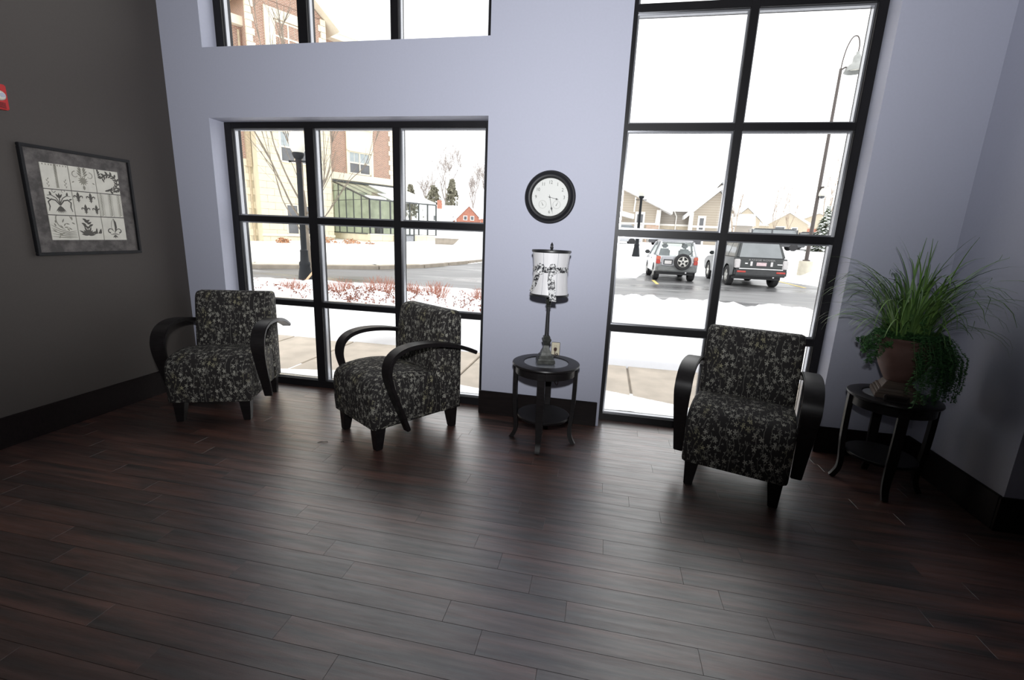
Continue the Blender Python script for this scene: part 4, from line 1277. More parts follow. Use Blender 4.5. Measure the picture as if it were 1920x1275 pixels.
    part('eave', 'trim_cream', (3.9, 11.2, 1.3, 5.2, 14.6, 15.0))
    m = MB().prism([(1.2, 15.0), (5.2, 15.0), (5.2, 17.4)], 'x', 3.9, 11.2); m.build('roof', 'roof_snow', t)
    # recessed range on the left
    part('left_brick_wall', 'red_brick', (-14, -1.03, 1.0, 3.0, 5.48, 13.2))
    part('left_base_wall', 'stone_pale', (-14, -1.03, 1.0, 3.0, -0.5, 5.48))
    protos2 = None
    for j in range(13):
        for k in range(5):
            p = -1.9 - cl * k - (cl / 2 if j % 2 else 0)
            if protos2 is None: protos2 = MB().box(0.005, cl - 0.005, 0, 0.1, 0.005, ch_ - 0.005).build('stone_block', 'stone_pale', t, bevel=0.006, segs=1, loc=(p, 0.93, -0.3 + ch_ * j))
            else: share(protos2, t, (p, 0.93 + 0.01 * ((j + k) % 2), -0.3 + ch_ * j))
    part('left_cornice', 'trim_cream', (-14, -1.03, 0.6, 3.0, 13.2, 13.7))
    part('left_panel', 'trim_cream', (-3.6, -1.9, 0.86, 1.0, 10.0, 13.2))
    m = MB().tube([(-1.22, 0.9, -0.3), (-1.22, 0.9, 13.0)], 0.075, 8); m.build('downspout', 'gutter_tan', t, smooth=True)
    part('downspout_box', 'gutter_tan', (-1.36, -1.08, 0.74, 1.0, 5.0, 7.6))
    return t
building()

def greenhouse():
    t = thing('greenhouse', 'glazed lean-to greenhouse with dark frame against the brick building', 'greenhouse', (-21.99, 24.69, 0.2), math.atan2(0.864, 0.503))
    s0, s1, w0, w1 = 4.93, 10.9, -3.36, 1.97
    zs, zf, zt = 0.98, 3.38, 4.88          # sill, front eave, wall plate
    def bar(n, p, q, r=0.035, mat='aluminium_dark'):
        MB().tube([p, q], r * 1.2, 4).build(n, mat, t)
    # plinth of pale blocks
    def blk(a, b, c, d, z0, z1):
        MB().box(a, b, c, d, z0, z1).build('stone_block', 'stone_pale', t, bevel=0.01, segs=1)
    for j in range(3):
        z0 = -0.35 + j * 0.44
        k = 0; w = w0 + 0.14 - (0.5 if j % 2 else 0)
        while w < w1:
            a, b = max(w, w0), min(w + 1.0, w1)
            blk(s0, s0 + 0.22, a + .006, b - .006, z0, z0 + .428); w += 1.0
        s = s0 - (0.5 if j % 2 else 0)
        while s < s1:
            a, b = max(s, s0), min(s + 1.0, s1)
            for p, q in ((a, min(b, s0 + 2.8)), (max(a, s0 + 3.78), b)):
                if q - p > .05: blk(p + .006, q - .006, w0 - .01, w0 + 0.21, z0, z0 + .428)
            s += 1.0
    MB().box(s0 - .04, s1, w0 - .05, w0 + .25, zs - .04, zs + .04).build('sill_capping', 'trim_cream', t)
    MB().box(s0 + 1.9, s0 + 2.35, w0 - .25, w0, -.3, zs - .05).build('pier', 'concrete_pale', t, bevel=.02)
    def zr(w): return zf + (zt - zf) * (w - w0) / (w1 - w0)
    n = 5
    for k in range(n + 1):
        w = w0 + (w1 - w0) * k / n
        bar('mullion', (s0, w, zs), (s0, w, zr(w)), 0.05 if k in (0, n) else 0.035)
    for z, ww in ((1.75, w1), (zf, w1), (4.1, w1)):
        wa = w0 if z <= zf else w0 + (w1 - w0) * (z - zf) / (zt - zf)
        bar('rail', (s0, wa, z), (s0, ww, z), 0.022)
    bar('rail', (s0, w0, zs + .03), (s0, w1, zs + .03), 0.045)
    bar('rake_bar', (s0, w0, zf), (s0, w1, zt), 0.06)
    for k in range(n):
        a, b = w0 + (w1 - w0) * k / n + .04, w0 + (w1 - w0) * (k + 1) / n - .04
        MB().prism([(a, zs), (b, zs), (b, zr(b)), (a, zr(a))], 'x', s0 - .005, s0 + .005).build('pane', 'greenhouse_glass', t)
    nf = 7
    for k in range(nf + 1):
        s = s0 + (s1 - s0) * k / nf
        bar('mullion', (s, w0, zs), (s, w0, zf), 0.05)
        bar('rafter', (s, w0, zf), (s, w1, zt), 0.03)
    bar('eave_rail', (s0, w0, zf), (s1, w0, zf), 0.05); bar('sill_rail', (s0, w0, zs + .03), (s1, w0, zs + .03), 0.05)
    bar('rail', (s0, w0, 1.85), (s1, w0, 1.85), 0.022)
    bar('ridge_rail', (s0, w1 - .05, zt), (s1, w1 - .05, zt), 0.08, 'aluminium_dark')
    for k in range(nf):
        a, b = s0 + (s1 - s0) * k / nf + .04, s0 + (s1 - s0) * (k + 1) / nf - .04
        MB().box(a, b, w0 - .005, w0 + .005, zs, zf).build('pane', 'greenhouse_glass', t)
        MB().add([(a, w0, zf + .02), (b, w0, zf + .02), (b, w1, zt + .02), (a, w1, zt + .02), (a, w0, zf + .05), (b, w0, zf + .05), (b, w1, zt + .05), (a, w1, zt + .05)],
                 [(3, 2, 1, 0), (4, 5, 6, 7), (0, 1, 5, 4), (1, 2, 6, 5), (2, 3, 7, 6), (3, 0, 4, 7)]).build('roof_pane', 'greenhouse_glass', t)
    # snow resting along the eave and over the far bays of the roof
    def slab(a, b, wa, wb, th):
        MB().add([(a, wa, zr(wa) + .05), (b, wa, zr(wa) + .05), (b, wb, zr(wb) + .05), (a, wb, zr(wb) + .05), (a, wa, zr(wa) + .05 + th), (b, wa, zr(wa) + .05 + th), (b, wb, zr(wb) + .05 + th * .6), (a, wb, zr(wb) + .05 + th * .6)],
                 [(3, 2, 1, 0), (4, 5, 6, 7), (0, 1, 5, 4), (1, 2, 6, 5), (2, 3, 7, 6), (3, 0, 4, 7)]).build('snow_cover', 'snow', t, bevel=.02)
    slab(s0 + .05, s0 + 1.4, w0, w0 + .7, .10); slab(s0 + 1.8, s0 + 2.7, w0, w0 + 1.8, .1); slab(s0 + 2.75, s1, w0, w1 - .8, .12)
    # door in the front
    d0, d1 = s0 + 2.84, s0 + 3.74
    MB().box(d0, d1, w0 - .10, w0 - .03, -.2, .98).build('door_panel', 'grey_panel', t)
    for p, q in (((d0, w0 - .1, -.2), (d0, w0 - .1, 2.0)), ((d1, w0 - .1, -.2), (d1, w0 - .1, 2.0)), ((d0, w0 - .1, 2.0), (d1, w0 - .1, 2.0)), ((d0, w0 - .1, 1.0), (d1, w0 - .1, 1.0))):
        bar('door_frame', p, q, 0.05)
    MB().box(d0 + .1, d1 - .1, w0 - .14, w0 - .11, 1.55, 1.72).build('door_sign', 'plate_white', t)
    MB().box(d0 + .05, d1 - .05, w0 - .07, w0 - .05, 1.04, 1.96).build('door_pane', 'greenhouse_glass', t)
    # what shows inside
    MB().box(s0 + .15, s1 - .1, w1 - .12, w1 - .02, zs - .5, 4.6).build('inner_wall', 'interior_green', t)
    MB().box(s0 + .9, s0 + 1.5, w0 + .6, w0 + .9, .9, 1.55).build('bench_box', 'card_dark', t, bevel=.03)
    MB().box(s0 + .7, s0 + 2.0, w0 + .5, w0 + 1.2, .55, .62).build('bench_top', 'grey_panel', t)
    for k, (a, b) in enumerate(((.72, .55), (1.98, .55), (.72, 1.15), (1.98, 1.15))):
        MB().box(s0 + a - .03, s0 + a + .03, w0 + b - .03, w0 + b + .03, -.4, .55).build('bench_leg', 'grey_panel', t)
    return t
greenhouse()
t = thing('retaining_wall', 'low grey retaining wall beside the greenhouse corner', 'wall', (-12.15, 28.4, 0.0), 0.10)
m = MB().prism([(0, 0.35), (1.35, 0.72), (1.72, 1.10), (0, 1.12)], 'y', 0, 0.25); m.build('wall_face', 'concrete_dark', t)
MB().box(-0.02, 1.75, -0.04, 0.29, 1.10, 1.17).build('coping', 'snow', t, bevel=.02)

# ------------------------------------------------------------------ posts and lights
def acorn_lamp(label, loc, k=1.0):
    t = thing('street_lamp', label, 'street lamp', loc, group='acorn globe street lamps')
    MB().lathe([(0.22 * k, 0), (0.22 * k, 0.10), (0.20, 0.14), (0.165, 0.45), (0.135, 0.62), (0.145, 0.66), (0.145, 0.72), (0.115, 0.76), (0.10, 1.0), (0.105, 1.04), (0.078, 1.08)], 16).build('base', 'lamp_post_black', t, smooth=True)
    MB().lathe([(0.078, 1.08), (0.066, 3.30), (0.075, 3.32), (0.075, 3.38)], 16).build('pole', 'lamp_post_black', t, smooth=True)
    m = MB().tube([(-0.26, 0, 3.33), (0.26, 0, 3.33)], 0.018, 8)
    for s in (-1, 1): m.lathe([(0, -.03), (.028, -.02), (.028, .02), (0, .03)], 8, c=(s * .26, 0, 3.33))
    m.build('ladder_rest', 'lamp_post_black', t)
    MB().lathe([(0.07, 3.38), (0.12, 3.42), (0.15, 3.50), (0.14, 3.54)], 16).build('globe_cup', 'lamp_post_black', t, smooth=True)
    MB().lathe([(0.13, 3.54), (0.19, 3.64), (0.215, 3.78), (0.20, 3.92), (0.15, 4.06), (0.08, 4.17), (0.03, 4.23)], 20).build('globe', 'globe_white', t, smooth=True)
    MB().lathe([(0.03, 4.23), (0.035, 4.25), (0.015, 4.30), (0.0, 4.40)], 10).build('globe_finial', 'globe_white', t, smooth=True)
    return t
acorn_lamp('black acorn globe street lamp right beside the bare street tree', (-8.05, 7.62, -0.14))
b = acorn_lamp('distant acorn globe street lamp in front of the taupe house', (1.66, 23.7, 0.62))
b.scale = (1.0, 1.0, 0.93)

def parking_light():
    b = Vector((9.40, 20.9, 0.36))
    t = thing('parking_light', 'tall thin parking lot light with gooseneck barn shade on a concrete drum', 'lamp post', b)
    MB().lathe([(0.30, -0.35), (0.30, 0.50), (0.285, 0.53), (0.0, 0.53)], 28).build('concrete_base', 'concrete_pale', t, smooth=True)
    MB().lathe([(0.16, 0.53), (0.16, 0.58), (0.10, 0.60)], 16).build('base_plate', 'pole_bronze', t)
    H = 8.85
    MB().lathe([(0.088, 0.58), (0.058, H), (0.0, H)], 14).build('pole', 'pole_bronze', t, smooth=True)
    path = smooth_path([(0.0, 0, H - .05), (0.02, 0, H + .35), (0.10, 0, H + .85), (0.26, 0, H + 1.22), (0.45, 0, H + 1.24), (0.56, 0, H + .95), (0.56, 0, H + .62)], 6)
    MB().tube(path, 0.026, 8).build('gooseneck', 'pole_bronze', t, smooth=True)
    MB().lathe([(0.0, H + .66), (0.06, H + .65), (0.07, H + .56), (0.13, H + .50), (0.15, H + .42), (0.16, H + .24), (0.19, H + .20), (0.30, H + .12), (0.38, H + .0), (0.42, H - .14), (0.41, H - .15), (0.30, H + .02), (0.0, H + .06)], 26, c=(0.56, 0, 0)).build('barn_shade', 'lamp_head_grey', t, smooth=True)
    MB().lathe([(0.0, H - .05), (0.20, H - .03), (0.26, H + .02), (0.0, H + .03)], 18, c=(0.56, 0, 0)).build('lens', 'globe_white', t, smooth=True)
    MB().tube([(0.02, 0, H - .05), (0.16, 0, H + .05), (0.22, 0, H + .04)], 0.035, 8).build('shade_brace', 'pole_bronze', t, smooth=True)
    c = thing('security_camera', 'white dome camera strapped to the tall parking light pole', 'camera', b + Vector((0.10, -0.20, 3.58)))
    MB().lathe([(0.0, 0.26), (0.06, 0.25), (0.12, 0.14), (0.15, 0.02), (0.15, -0.08), (0.12, -0.10)], 18).build('hood', 'globe_white', c, smooth=True)
    MB().lathe([(0.12, -0.08), (0.11, -0.15), (0.06, -0.20), (0.0, -0.215)], 16).build('dome', 'dark_glass', c, smooth=True)
    MB().box(-0.06, 0.04, 0.02, 0.12, 0.10, 0.34).build('bracket', 'pole_bronze', c, bevel=.01)
parking_light()

# ------------------------------------------------------------------ trees and shrubs
def branch(m, rnd, p, d, L, r, depth, seg, spread, up, rmin=0.002):
    n = 4 if depth > 1 else 3
    pts = [p]; rs_ = [r]; q = p; dd = d.copy()
    for i in range(n):
        dd = (dd + Vector((rnd.uniform(-1, 1), rnd.uniform(-1, 1), rnd.uniform(-.6, 1) + up)) * 0.13).normalized()
        q = q + dd * (L / n); pts.append(q); rs_.append(max(rmin, r * (1 - 0.5 * (i + 1) / n)))
    m.tube(pts, rs_, seg, cap=False)
    if depth <= 0: return
    k = rnd.choice((2, 3, 3)) if depth > 1 else rnd.choice((2, 3))
    for i in range(k):
        j = rnd.randint(max(1, n - 3), n)
        az = rnd.uniform(0, 2 * math.pi)
        o = dd.orthogonal().normalized(); o2 = dd.cross(o)
        nd = (dd + (o * math.cos(az) + o2 * math.sin(az)) * spread * rnd.uniform(.6, 1.2) + Vector((0, 0, up * .5))).normalized()
        branch(m, rnd, pts[j], nd, L * rnd.uniform(.6, .85), rs_[j] * rnd.uniform(.55, .8), depth - 1, max(3, seg - 1), spread, up, rmin)
def bare_tree(label, loc, H, r, seed, depth=4, spread=0.55, up=0.35, mat='bark_far', trunk=0.3, group='bare trees beyond the road', stems=3, rmin=0.004):
    rnd = random.Random(seed)
    t = thing('bare_tree', label, 'tree', loc, group=group)
    m = MB().tube([(0, 0, -0.4), (0.02, 0, H * trunk * .5), (0.0, 0.02, H * trunk)], [r * 1.15, r, r * .85], 7)
    m.build('trunk', mat, t, smooth=True)
    m = MB()
    for k in range(stems):
        a = 2 * math.pi * k / stems + rnd.uniform(-.4, .4)
        d = Vector((math.cos(a) * spread * .8, math.sin(a) * spread * .8, 1)).normalized()
        branch(m, rnd, Vector((0, 0, H * trunk * rnd.uniform(.8, 1.0))), d, H * .30, r * .6, depth, 5, spread, up, rmin)
    m.build('branches', mat, t, smooth=True, kind='stuff')
    return t
def street_tree():
    rnd = random.Random(5)
    t = thing('street_tree', 'bare multi-stemmed street tree standing close behind the black lamp post', 'tree', (-8.18, 7.95, -0.1))
    MB().tube([(0.02, 0, -0.1), (0.0, 0, 0.9), (-0.03, 0.0, 1.75), (-0.05, 0.0, 2.2), (-0.06, 0, 2.6)], [0.115, 0.095, 0.085, 0.095, 0.07], 10).build('trunk', 'bark_grey', t, smooth=True)
    def limb(pts, r0, side=5):
        P_ = smooth_path(pts, 4); n = len(P_)
        m = MB().tube(P_, [max(.004, .72 * r0 * (1 - .86 * i / (n - 1))) for i in range(n)], 6)
        for k in range(side):
            i = rnd.randint(int(n * .3), n - 3)
            d = (P_[i + 1] - P_[i]).normalized()
            o = Vector((rnd.uniform(-.7, .7), rnd.uniform(-.7, .7), rnd.uniform(.1, .8)))
            branch(m, rnd, P_[i], (d + o * .7).normalized(), rnd.uniform(.5, 1.2), r0 * .30, 1, 4, .5, .4, .003)
        m.build('limb', 'bark_grey', t, smooth=True)
    # limbs sweep out low, then climb
    limb([(-0.05, 0, 1.35), (-0.35, .05, 1.75), (-0.75, .1, 2.35), (-0.95, .1, 3.1), (-1.25, .1, 4.2), (-1.5, .1, 5.6)], 0.026)
    limb([(-0.05, 0, 1.75), (-0.30, -.1, 2.15), (-0.50, -.2, 2.7), (-0.85, -.25, 3.5), (-1.35, -.3, 4.4), (-1.9, -.3, 5.6), (-2.1, -.3, 7.0)], 0.040, 7)
    limb([(-0.05, 0, 2.0), (-0.25, .2, 2.5), (-0.35, .3, 3.2), (-0.75, .35, 4.3), (-1.0, .4, 5.6), (-1.0, .4, 7.4)], 0.038, 7)
    limb([(-0.06, 0, 2.4), (-0.12, .05, 3.2), (-0.28, .1, 4.2), (-0.35, .1, 5.5), (-0.55, .1, 7.4)], 0.055, 8)
    limb([(-0.04, 0, 2.4), (0.02, -.05, 3.2), (0.05, -.1, 4.2), (0.20, -.1, 5.5), (0.25, -.1, 7.6)], 0.050, 8)
    limb([(0.0, 0, 1.95), (0.25, .05, 2.2), (0.52, .1, 2.75), (0.60, .1, 3.5), (0.62, .1, 4.6), (0.8, .1, 6.2)], 0.034, 6)
    limb([(0.0, 0, 1.75), (0.28, -.1, 2.05), (0.60, -.2, 2.5), (0.95, -.25, 3.15), (1.12, -.3, 4.0), (1.3, -.3, 5.4)], 0.034, 7)
    limb([(0.02, 0, 1.55), (0.35, .1, 1.75), (0.70, .2, 2.2), (1.20, .3, 2.9), (1.75, .35, 3.4), (2.1, .35, 4.4)], 0.030, 7)
    limb([(-0.06, 0, 2.2), (-0.3, -.3, 3.0), (-0.5, -.5, 4.0), (-0.5, -.6, 5.6), (-.7, -.6, 7.2)], 0.036, 7)
    return t
street_tree()
t = thing('tree_stake', 'raw wooden stake leaning between the snow and the street tree', 'stake', (0, 0, 0))
MB().tube([(-7.93, 7.12, -0.10), (-7.52, 7.55, 0.60)], 0.028, 4).build('stake', 'stake_wood', t)

# far trees
for i, (x, y, H, r, sd, dp) in enumerate(((-39.5, 108, 17.5, .34, 2, 5), (-37.0, 123, 14.3, .30, 3, 5), (-29.0, 109, 13.3, .28, 6, 5), (-27.8, 123, 14.5, .28, 9, 5), (-50.0, 122, 13.6, .28, 12, 5))):
    bare_tree(['tallest bare winter tree on the hill right of the greenhouse', 'bare winter tree rising behind the white house roof', 'bare winter tree behind the red brick gabled house', 'bare winter tree at the pillar edge beyond the red house', 'bare winter tree on the hill just over the greenhouse roof'][i], (x, y, terrain(x, y)), H, r, sd, dp, rmin=.03)
for i, (x, y, H, r, sd) in enumerate(((8.9, 33.0, 5.2, .06, 31), (16.3, 48.0, 6.0, .07, 33), (20.0, 55.0, 5.6, .07, 35), (19.9, 45.5, 8.6, .11, 37))):
    bare_tree(['young bare tree right of the tall window mullion, behind the dark car', 'slim bare tree standing in the far lot above the dark car roof', 'slim bare tree in front of the far porch house', 'bare tree rising behind the parking light pole and spruce'][i], (x, y, terrain(x, y)), H, r, sd, 3, .32, .8, 'bark_brown', .3, 'young bare trees across the lot', 3, .012)
def spruce(label, loc, H, W, seed):
    rnd = random.Random(seed)
    t = thing('spruce_tree', label, 'tree', loc)
    MB().tube([(0, 0, -.3), (0, 0, H * .97)], [.12, .01], 6).build('trunk', 'bark_brown', t)
    m = MB(); sn = MB()
    n = int(H * 7)
    for i in range(n):
        u = i / n; z = .25 + (H - .35) * u; L = W * (1 - u) ** .9 + .08
        for k in range(11):
            a = rnd.uniform(0, 2 * math.pi); l = L * rnd.uniform(.75, 1.1)
            d = Vector((math.cos(a), math.sin(a), 0)); s = Vector((-d.y, d.x, 0))
            p0 = Vector((0, 0, z + .1)); p1 = d * l * .55 + Vector((0, 0, z - .02)); p2 = d * l + Vector((0, 0, z - .10 - .1 * l))
            w = .11 + .10 * l
            m.add([p0, p1 + s * w, p2, p1 - s * w, p1 + Vector((0, 0, -.10))], [(0, 1, 2, 3), (0, 1, 4), (1, 2, 4), (2, 3, 4), (3, 0, 4)])
            if rnd.random() < .9:
                up = Vector((0, 0, .035)); q0 = p0.lerp(p1, .55)
                sn.add([q0 + up, p1 + s * w * .75 + up, p2.lerp(p1, .25) + up, p1 - s * w * .75 + up, p1 + up * 2.2], [(0, 1, 4), (1, 2, 4), (2, 3, 4), (3, 0, 4)])
    m.build('needles', 'spruce_green', t, kind='stuff'); sn.build('snow_load', 'snow', t, kind='stuff')
spruce('snow-laden spruce to the right of the tall parking light pole', (18.4, 41.8, terrain(18.4, 41.8)), 4.1, 1.35, 3)
def evergreen(label, loc, H, W, seed):
    rnd = random.Random(seed)
    t = thing('evergreen_tree', label, 'tree', loc, group='dark evergreens on the hill')
    MB().tube([(0, 0, -.5), (0, 0, H * .8)], [.3, .05], 6).build('trunk', 'bark_brown', t)
    m = MB()
    for i in range(420):
        u = rnd.random() ** .8; z = H * (.08 + .9 * u); R0 = W * (1 - u) ** .6 * rnd.uniform(.6, 1)
        a = rnd.uniform(0, 2 * math.pi); p = Vector((R0 * math.cos(a), R0 * math.sin(a), z)); s = rnd.uniform(.35, .7)
        v = [p + Vector((rnd.uniform(-s, s), rnd.uniform(-s, s), rnd.uniform(-s, s))) for _ in range(4)]
        m.add(v, [(0, 1, 2), (0, 2, 3), (0, 1, 3), (1, 2, 3)])
    m.build('foliage', 'hedge_dark', t, kind='stuff')
evergreen('broad dark evergreen behind the white house', (-40.6, 102.5, terrain(0, 102)), 8.0, 2.7, 1)
evergreen('narrow dark evergreen beside the broad one on the hill', (-35.4, 100.5, terrain(0, 100)), 9.4, 2.0, 2)
evergreen('small dark evergreen above the greenhouse roof', (-47.0, 104.0, terrain(0, 104)), 8.2, 1.9, 4)
t = thing('radio_mast', 'thin radio mast rising behind the evergreens on the hill', 'mast', (-43.4, 109, terrain(0, 110)))
MB().tube([(0, 0, 0), (0, 0, 15.5)], [.16, .05], 6).build('pole', 'bark_far', t)
for z in (9, 11.5, 14): MB().tube([(-.5, 0, z), (.5, 0, z)], .05, 5).build('crossarm', 'bark_far', t)
t = thing('utility_pole', 'pale slim pole between the white house and the brick house', 'pole', (-27.0, 78, terrain(0, 78)))
MB().tube([(0, 0, -.2), (0, 0, 5.0)], [.12, .08], 6).build('pole', 'trim_white', t)
MB().tube([(-.35, 0, 4.8), (.35, 0, 4.8)], .06, 5).build('crossarm', 'trim_white', t)

def twig_shrub(label, loc, H, W, n, seed):
    rnd = random.Random(seed)
    t = thing('dogwood_shrub', label, 'shrub', loc, group='red twig shrubs behind the snow bank')
    m = MB()
    for k in range(n):
        a = rnd.uniform(0, 2 * math.pi); rr = math.sqrt(rnd.random())
        p = Vector((.25 * W * rr * math.cos(a), .25 * W * rr * math.sin(a), -.15)); top = Vector((W * rr * math.cos(a) * rnd.uniform(.7, 1.1), W * rr * math.sin(a) * .8, H * rnd.uniform(.65, 1.0) * (1 - .25 * rr * rr)))
        mid = p.lerp(top, .5) + Vector((rnd.uniform(-.04, .04), rnd.uniform(-.04, .04), .05))
        m.tube([p, mid, top], [.0045, .004, .0025], 3, cap=False)
        if rnd.random() < .7:
            q = mid.lerp(top, .3); m.tube([q, q + Vector((rnd.uniform(-.12, .12), rnd.uniform(-.1, .1), rnd.uniform(.1, .22)))], [.004, .002], 3, cap=False)
    m.build('twigs', 'twig_red', t, kind='stuff')
for i, (x, y, H, W) in enumerate(((-5.85, 5.75, .48, .50), (-4.95, 5.95, .56, .52), (-4.25, 6.0, .44, .36), (-3.62, 5.85, .52, .50), (-2.45, 5.35, .50, .40), (-7.2, 5.9, .30, .42))):
    twig_shrub(['red twig shrub just right of the lamp post base', 'red twig shrub above the brown leafed mound, middle pane', 'thin red twig shrub behind the second window mullion', 'red twig shrub at the left of the right-hand panes', 'lone red twig shrub nearest the pillar', 'short red twig shrub left of the lamp post'][i], (x, y, bank(x, y) - .10), H, W, 105, 40 + i)
def leafy_shrub(label, loc, W, H, n, seed):
    rnd = random.Random(seed)
    t = thing('snowy_shrub', label, 'shrub', loc, group='brown leafed shrubs poking out of the snow')
    tw = MB(); lf = MB()
    for k in range(int(n / 3.6)):
        a = rnd.uniform(0, 6.28); rr = W * math.sqrt(rnd.random())
        b_ = Vector((rr * math.cos(a), rr * math.sin(a) * .8 - .12, 0))
        b_.z = bank(loc[0] + b_.x, loc[1] + b_.y) - loc[2] - .03
        e = b_ + Vector((rnd.uniform(-.08, .08), rnd.uniform(-.08, .04), rnd.uniform(.05, .13)))
        tw.tube([b_ - Vector((0, 0, .08)), e], [.004, .002], 3, cap=False)
        for q in range(rnd.randint(2, 6)):
            c = b_.lerp(e, rnd.random()) + Vector((rnd.uniform(-.03, .03), rnd.uniform(-.03, .03), rnd.uniform(-.01, .03)))
            d = Vector((rnd.uniform(-1, 1), rnd.uniform(-1, 1), rnd.uniform(-.5, .8))).normalized(); s = d.orthogonal().normalized() * rnd.uniform(.010, .017); L = rnd.uniform(.030, .050)
            lf.add([c, c + d * L * .5 + s, c + d * L, c + d * L * .5 - s], [(0, 1, 2, 3)])
    tw.build('twigs', 'leaf_brown', t, kind='stuff'); lf.build('leaves', 'leaf_brown', t, kind='stuff')
lab = ['brown leafed shrub in the snow left of the lamp post', 'brown leafed shrub in the snow right under the lamp post', 'densest brown leafed shrub, left of the middle pane', 'brown leafed shrub in the snow at the middle of the middle pane', 'brown leafed shrub by the second mullion', 'sparse leafed shrub above the turned armchair', 'sparse leafed shrub midway along the right-hand pane', 'sparse leafed shrub nearest the pillar', 'leafed shrub low in the snow above the left armchair', 'leafed shrub low in the snow, just under the middle pane', 'leafed shrub at the far left edge of the window']
for i, (bx, by, r) in enumerate(BUSH):
    n = (70, 110, 330, 260, 200, 90, 110, 110, 60, 60, 60)[i]
    leafy_shrub(lab[i], (bx, by - .12, bank(bx, by) - .10), r * 0.8, .30, n, 60 + i)
def dry_shrub(label, loc, W, H, seed):
    rnd = random.Random(seed)
    t = thing('dry_shrub', label, 'shrub', loc, group='tan shrubs along the limestone wall')
    m = MB()
    for k in range(140):
        a = rnd.uniform(0, 6.28); rr = W * math.sqrt(rnd.random()); z = H * rnd.random() * (1 - (rr / W) ** 2 * .6)
        p = Vector((rr * math.cos(a), rr * math.sin(a), z)); s = .14
        v = [p + Vector((rnd.uniform(-s, s), rnd.uniform(-s, s), rnd.uniform(-s, s))) for _ in range(3)]
        m.add(v, [(0, 1, 2)])
    m.build('foliage', 'leaf_tan', t, kind='stuff')
    m = MB()
    for k in range(12):
        a = rnd.uniform(0, 6.28); m.tube([(0, 0, -.3), (W * .6 * math.cos(a), W * .6 * math.sin(a), H * .7)], .012, 3, cap=False)
    m.build('stems', 'bark_brown', t, kind='stuff')
for i, (x, y, W, H) in enumerate(((-18.8, 25.0, .85, .75), (-17.1, 25.5, .65, .6), (-16.0, 26.1, .4, .4), (-20.9, 23.6, .4, .5))):
    dry_shrub(['largest tan dried shrub at the foot of the limestone wall', 'tan dried shrub under the greenhouse end wall', 'smallest tan dried shrub near the greenhouse corner', 'tan dried shrub behind the street tree trunk'][i], (x, y, .30), W, H, 80 + i)

